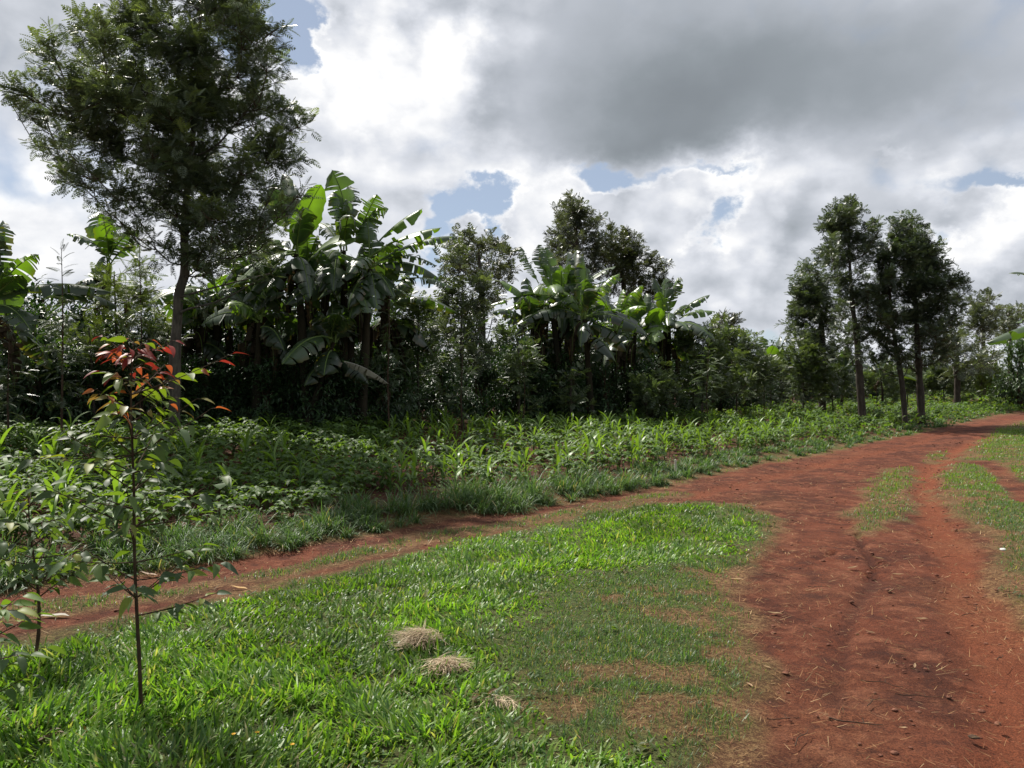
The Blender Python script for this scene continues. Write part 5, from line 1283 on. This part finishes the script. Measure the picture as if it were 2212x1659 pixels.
sapling('shorter green sapling left of the tall red-topped one, at the track edge of the lawn', [(74, 1428), (84, 1370), (84, 1290), (76, 1220), (66, 1150), (60, 1060)], 4.45, 0.012, br, 10, 92, 0.095)
br = []
for i in range(14):
    t = 0.40 + 0.58 * i / 14; ln = np.interp(t, [0.3, .6, 1], [0.26, 0.26, 0.10]) * rb_.uniform(.6, 1.15)
    br.append((t, i * 2.4 + rb_.normal(0, .3), rb_.uniform(0.0, 0.6), ln, int(3 + ln * 18)))
sapling('small leafy sapling cut off by the left picture edge, near the bottom corner', [(-20, 1640), (-15, 1560), (-18, 1460), (-25, 1370), (-22, 1290)], 3.45, 0.009, br, 8, 93, 0.10)

# ------------------------------------------------------------------ dead grass heaps, litter, stones, flowers
def straw_heap(label, u, v, R, H, n, seed, tilt=0):
    r = np.random.default_rng(seed); x0, y0 = GP(u, v); z0 = float(height(np.array([x0]), np.array([y0]))[0])
    a = r.uniform(0, 2 * PI, n); q = r.random(n) ** .5
    q = q * (1 + .35 * np.sin(3 * a + seed) + .2 * np.sin(5 * a)); x = np.cos(a) * R * q; y = np.sin(a) * R * q * .8; z = (H * np.sqrt(np.clip(1 - (q / 1.5) ** 2, 0, 1)) * r.uniform(.2, 1.0, n) + 0.01) * (.6 + .8 * fbm(x + seed, y, 14, 2))
    az = tilt + r.normal(0, .8, n)
    V, Q, v_ = blades(np.stack([x, y, z], -1), r.uniform(.07, .17, n), r.uniform(.002, .0045, n), az, r.uniform(1.1, 1.7, n), r.uniform(1.3, 2.1, n), 3, twist=r.normal(0, .5, n))
    V[:, 2] = np.maximum(V[:, 2], -0.005)
    mb = MB(); mb.add(V, Q, rep(np.array([(0.42, 0.33, 0.22), (0.54, 0.44, 0.31), (0.30, 0.22, 0.14)])[r.integers(0, 3, n)] * r.uniform(.75, 1.2, (n, 1)), v_))
    o = obj('dead_grass_clump', mb.mesh('dead_grass_clump', [M['straw']]), None, (x0, y0, z0)); tag(o, label, 'dead grass', 'clumps of dead grass on the lawn')
straw_heap('larger upper patch of pale dead grass flattened on the lawn', 912, 1402, .10, .12, 620, 1, -2.6)
straw_heap('lower patch of pale dead grass touching the larger one on the lawn', 962, 1447, .095, .055, 460, 2, -1.0)
straw_heap('thin wisp of grey dead grass nearest the camera on the lawn', 1080, 1520, .07, .02, 70, 3, -1.4)

def twig(label, u, v, L, az, seed, col='twig', group='dry twigs lying on the dirt road', name='fallen_twig', rad=.0032):
    r = np.random.default_rng(seed); x0, y0 = GP(u, v); z0 = float(height(np.array([x0]), np.array([y0]))[0])
    d = np.array([math.cos(az), math.sin(az), 0])
    p = np.array([d * (t - .5) * L + np.array([r.normal(0, .04) * L, r.normal(0, .04) * L, rad + .004 + r.uniform(0, .01)]) for t in np.linspace(0, 1, 6)])
    mb = MB(); mb.add(*tube(curve(p, 14), np.linspace(rad, rad * .5, 14), 5))
    j = p[3]; mb.add(*tube([j, j + np.array([-d[1], d[0], .3]) * L * .15], [rad * .7, rad * .3], 4))
    o = obj(name, mb.mesh(name, [M[col]], True), None, (x0, y0, z0)); tag(o, label, 'twig', group)
tw_l = [(1985, 1500, .28, -.2), (1905, 1475, .24, -.5), (1770, 1268, .22, -.35), (1885, 1515, .2, .8), (2090, 1330, .16, .4), (2110, 1318, .18, .9), (1770, 1360, .16, -1), (1690, 1560, .2, .2), (1730, 1600, .2, .9), (2050, 1205, .18, .1), (2180, 1280, .2, .5), (1650, 1330, .15, .1), (1990, 1120, .2, .2), (1660, 1240, .16, .2), (2160, 1420, .14, .8)]
for i, (u, v, l, a) in enumerate(tw_l):
    twig('thin dry twig lying on the red dirt road', u, v, l * .8, a, 400 + i, rad=.0028)
twig('straight dark stick lying on the bare road near the bottom of the picture', 1852, 1566, .24, -.25, 431, name='dark_stick', group=None, rad=.004)

def dry_leaf(label, u, v, L, az, seed, col=(0.34, 0.23, 0.13), name='fallen_leaf', group='dry leaves fallen on the dirt road'):
    x0, y0 = GP(u, v); z0 = float(height(np.array([x0]), np.array([y0]))[0])
    r = np.random.default_rng(seed); tp = leaf_template(6, .26, .55, -.25 + r.random() * .3, .8, .02)
    V = tp[0] * L; c_, s_ = math.cos(az), math.sin(az)
    V = np.stack([V[:, 0] * c_ - V[:, 1] * s_, V[:, 0] * s_ + V[:, 1] * c_, V[:, 2] - V[:, 2].min() + .004], -1)
    mb = MB(); mb.add(V, tp[1], np.array(col) * r.uniform(.85, 1.15))
    o = obj(name, mb.mesh(name, [M['dead']], True), None, (x0, y0, z0)); tag(o, label, 'fallen leaf', group)
for i, (u, v, l, a) in enumerate([(1690, 1325, .13, 1.4), (1605, 1252, .13, 1.2), (1830, 1225, .12, -1.5), (1925, 1237, .12, -2.1), (1910, 1205, .14, 1.5), (2005, 1337, .1, 1.4), (1890, 1363, .07, 1.2), (1975, 1440, .07, -.5), (1625, 1487, .08, .2), (1960, 1570, .06, 1.8), (2070, 1330, .05, .3), (1720, 1190, .09, 1.5), (2140, 1220, .09, 1.3), (1665, 1445, .06, .8)]):
    dry_leaf('pale dry leaf fallen on the red dirt road', u, v, l * .8, a, 500 + i)
dry_leaf('pale yellow leaf lying on the track just above the lawn edge', 535, 1275, .13, 1.5, 520, (.55, .36, .17), group=None)
dry_leaf('whitish dry strip lying on the track left of the tall sapling', 150, 1338, .2, 1.7, 521, (.62, .58, .5), group=None)
dry_leaf('pale dry leaf on the track left of the tall sapling stem', 340, 1246, .14, 1.6, 522, (.45, .34, .26), group=None)
dry_leaf('rusty orange leaf in the shaded grass at the foot of the tall sapling', 215, 1590, .11, 1.2, 523, (.42, .17, .05), group=None)

def lump(seed, n=1):
    r = np.random.default_rng(seed); a = np.linspace(0, 2 * PI, 9)[:-1]; rows = []
    for k, (rr, z) in enumerate(((.55, -.2), (1, .1), (.85, .45), (.35, .7), (.02, .75))):
        rows.append(np.stack([np.cos(a) * rr, np.sin(a) * rr * .8, np.full(8, z)], -1) * r.uniform(.82, 1.15, (8, 1)))
    V = np.concatenate(rows); Q = []
    for i in range(4):
        for j in range(8): Q.append((i * 8 + j, i * 8 + (j + 1) % 8, (i + 1) * 8 + (j + 1) % 8, (i + 1) * 8 + j))
    return V, np.array(Q)
def build_pebbles():
    mb = MB(); n = 16000; x, y = scatter(n, -5, 14, 2.2, 22); q = masks(x, y)
    k = (q['road'] > 0) & (q['verge'] < .2) & in_view(x, y) & (rng.random(n) < np.clip(7 / y, 0, 1) * (0.35 + .65 * (fbm(x, y, 2.0, 3) > .5))); x, y = x[k], y[k]; z = height(x, y)
    L_ = [lump(i) for i in range(4)]
    for j in range(4):
        m = slice(j, None, 4); n_ = len(x[m]); s = rng.uniform(.003, .011, n_) * rng.choice([1, 1, 1, 1.8], n_) * (1 + .04 * y[m])
        a = rng.uniform(0, 6.28, n_); Mx = np.zeros((n_, 3, 3)); Mx[:, 0, 0] = np.cos(a) * s; Mx[:, 0, 1] = -np.sin(a) * s; Mx[:, 1, 0] = np.sin(a) * s; Mx[:, 1, 1] = np.cos(a) * s; Mx[:, 2, 2] = s * .8
        V, Q = stamp(L_[j][0], L_[j][1], Mx, np.stack([x[m], y[m], z[m] - .012], -1)); mb.add(V, Q, (.1, .1, .1))
    return mb.mesh('soil_clods', [M['stone']], True)
tag(obj('soil_clods', build_pebbles()), 'small red clods and gravel scattered over the dirt road', 'gravel', kind='stuff')
def stone(name, label, u, v, s, mat, seed, cat='stone', group=None):
    x0, y0 = GP(u, v); z0 = float(height(np.array([x0]), np.array([y0]))[0]); V, Q = lump(seed)
    mb = MB(); mb.add(V * s * np.array([1.2, 1, .7]), Q); o = obj(name, mb.mesh(name, [M[mat]], True), None, (x0, y0, z0 - .004)); o.rotation_euler = (0, 0, seed); tag(o, label, cat, group)
stone('white_stone', 'small white stone on the dry grass right of the road', 2166, 1188, .035, 'paper', 4)
stone('red_stone', 'reddish stone at the left side of the bare road near the bottom', 1697, 1452, .02, 'stone', 5)
stone('dark_stone', 'dark brown lump on the bare road near the bottom right', 2102, 1587, .022, 'twig', 6)
stone('soil_lump', 'dark red soil lump in the middle of the bare road', 1920, 1274, .03, 'stone', 7)
# pale stake
def stake():
    x0, y0 = PX(1459, 990, 13.4)[:2]; z0 = float(height(np.array([x0]), np.array([y0]))[0])
    mb = MB(); mb.add(*tube([(0, 0, -.05), (.004, 0, .12), (-.004, 0, .235), (0.006, 0, .25)], [.02, .019, .014, .002], 6))
    tag(obj('wooden_stake', mb.mesh('wooden_stake', [M['stake']], False), None, (x0, y0, z0)), 'short pale stake stuck in the crop edge above the track', 'stake')
stake()
# small flowers
def flower(u, v, h, seed, label):
    x0, y0 = GP(u, v); z0 = float(height(np.array([x0]), np.array([y0]))[0]); r = np.random.default_rng(seed)
    root = empty('yellow_flower', (x0, y0, z0), label, 'flower', None)
    mb = MB(); mb.add(*tube([(0, 0, 0), (.004, .002, h * .5), (0, 0, h)], .0012, 4), col=(.1, .18, .04)); obj('stem', mb.mesh('stem', [M['grass']], True), root)
    tp = leaf_template(3, .5, .2, .1, .7); a = np.arange(8) * PI / 4; d = np.stack([np.cos(a), np.sin(a), np.full(8, .5)], -1)
    V, Q = stamp(tp[0], tp[1], frames(d, np.array([[0, 0, 1.0]]) + 0 * d, np.full(8, .012)), np.tile([0, 0, h], (8, 1)))
    mb = MB(); mb.add(V, Q, (.75, .42, .04)); obj('petals', mb.mesh('petals', [M['straw']]), root)
flower(505, 1640, .10, 1, 'tiny yellow flower in the shaded grass, left of the other two flowers')
flower(556, 1636, .10, 2, 'tiny yellow flower in the shaded grass, middle of the three')
flower(632, 1665, .10, 3, 'tiny yellow flower in the grass at the bottom edge, right of the other two flowers')
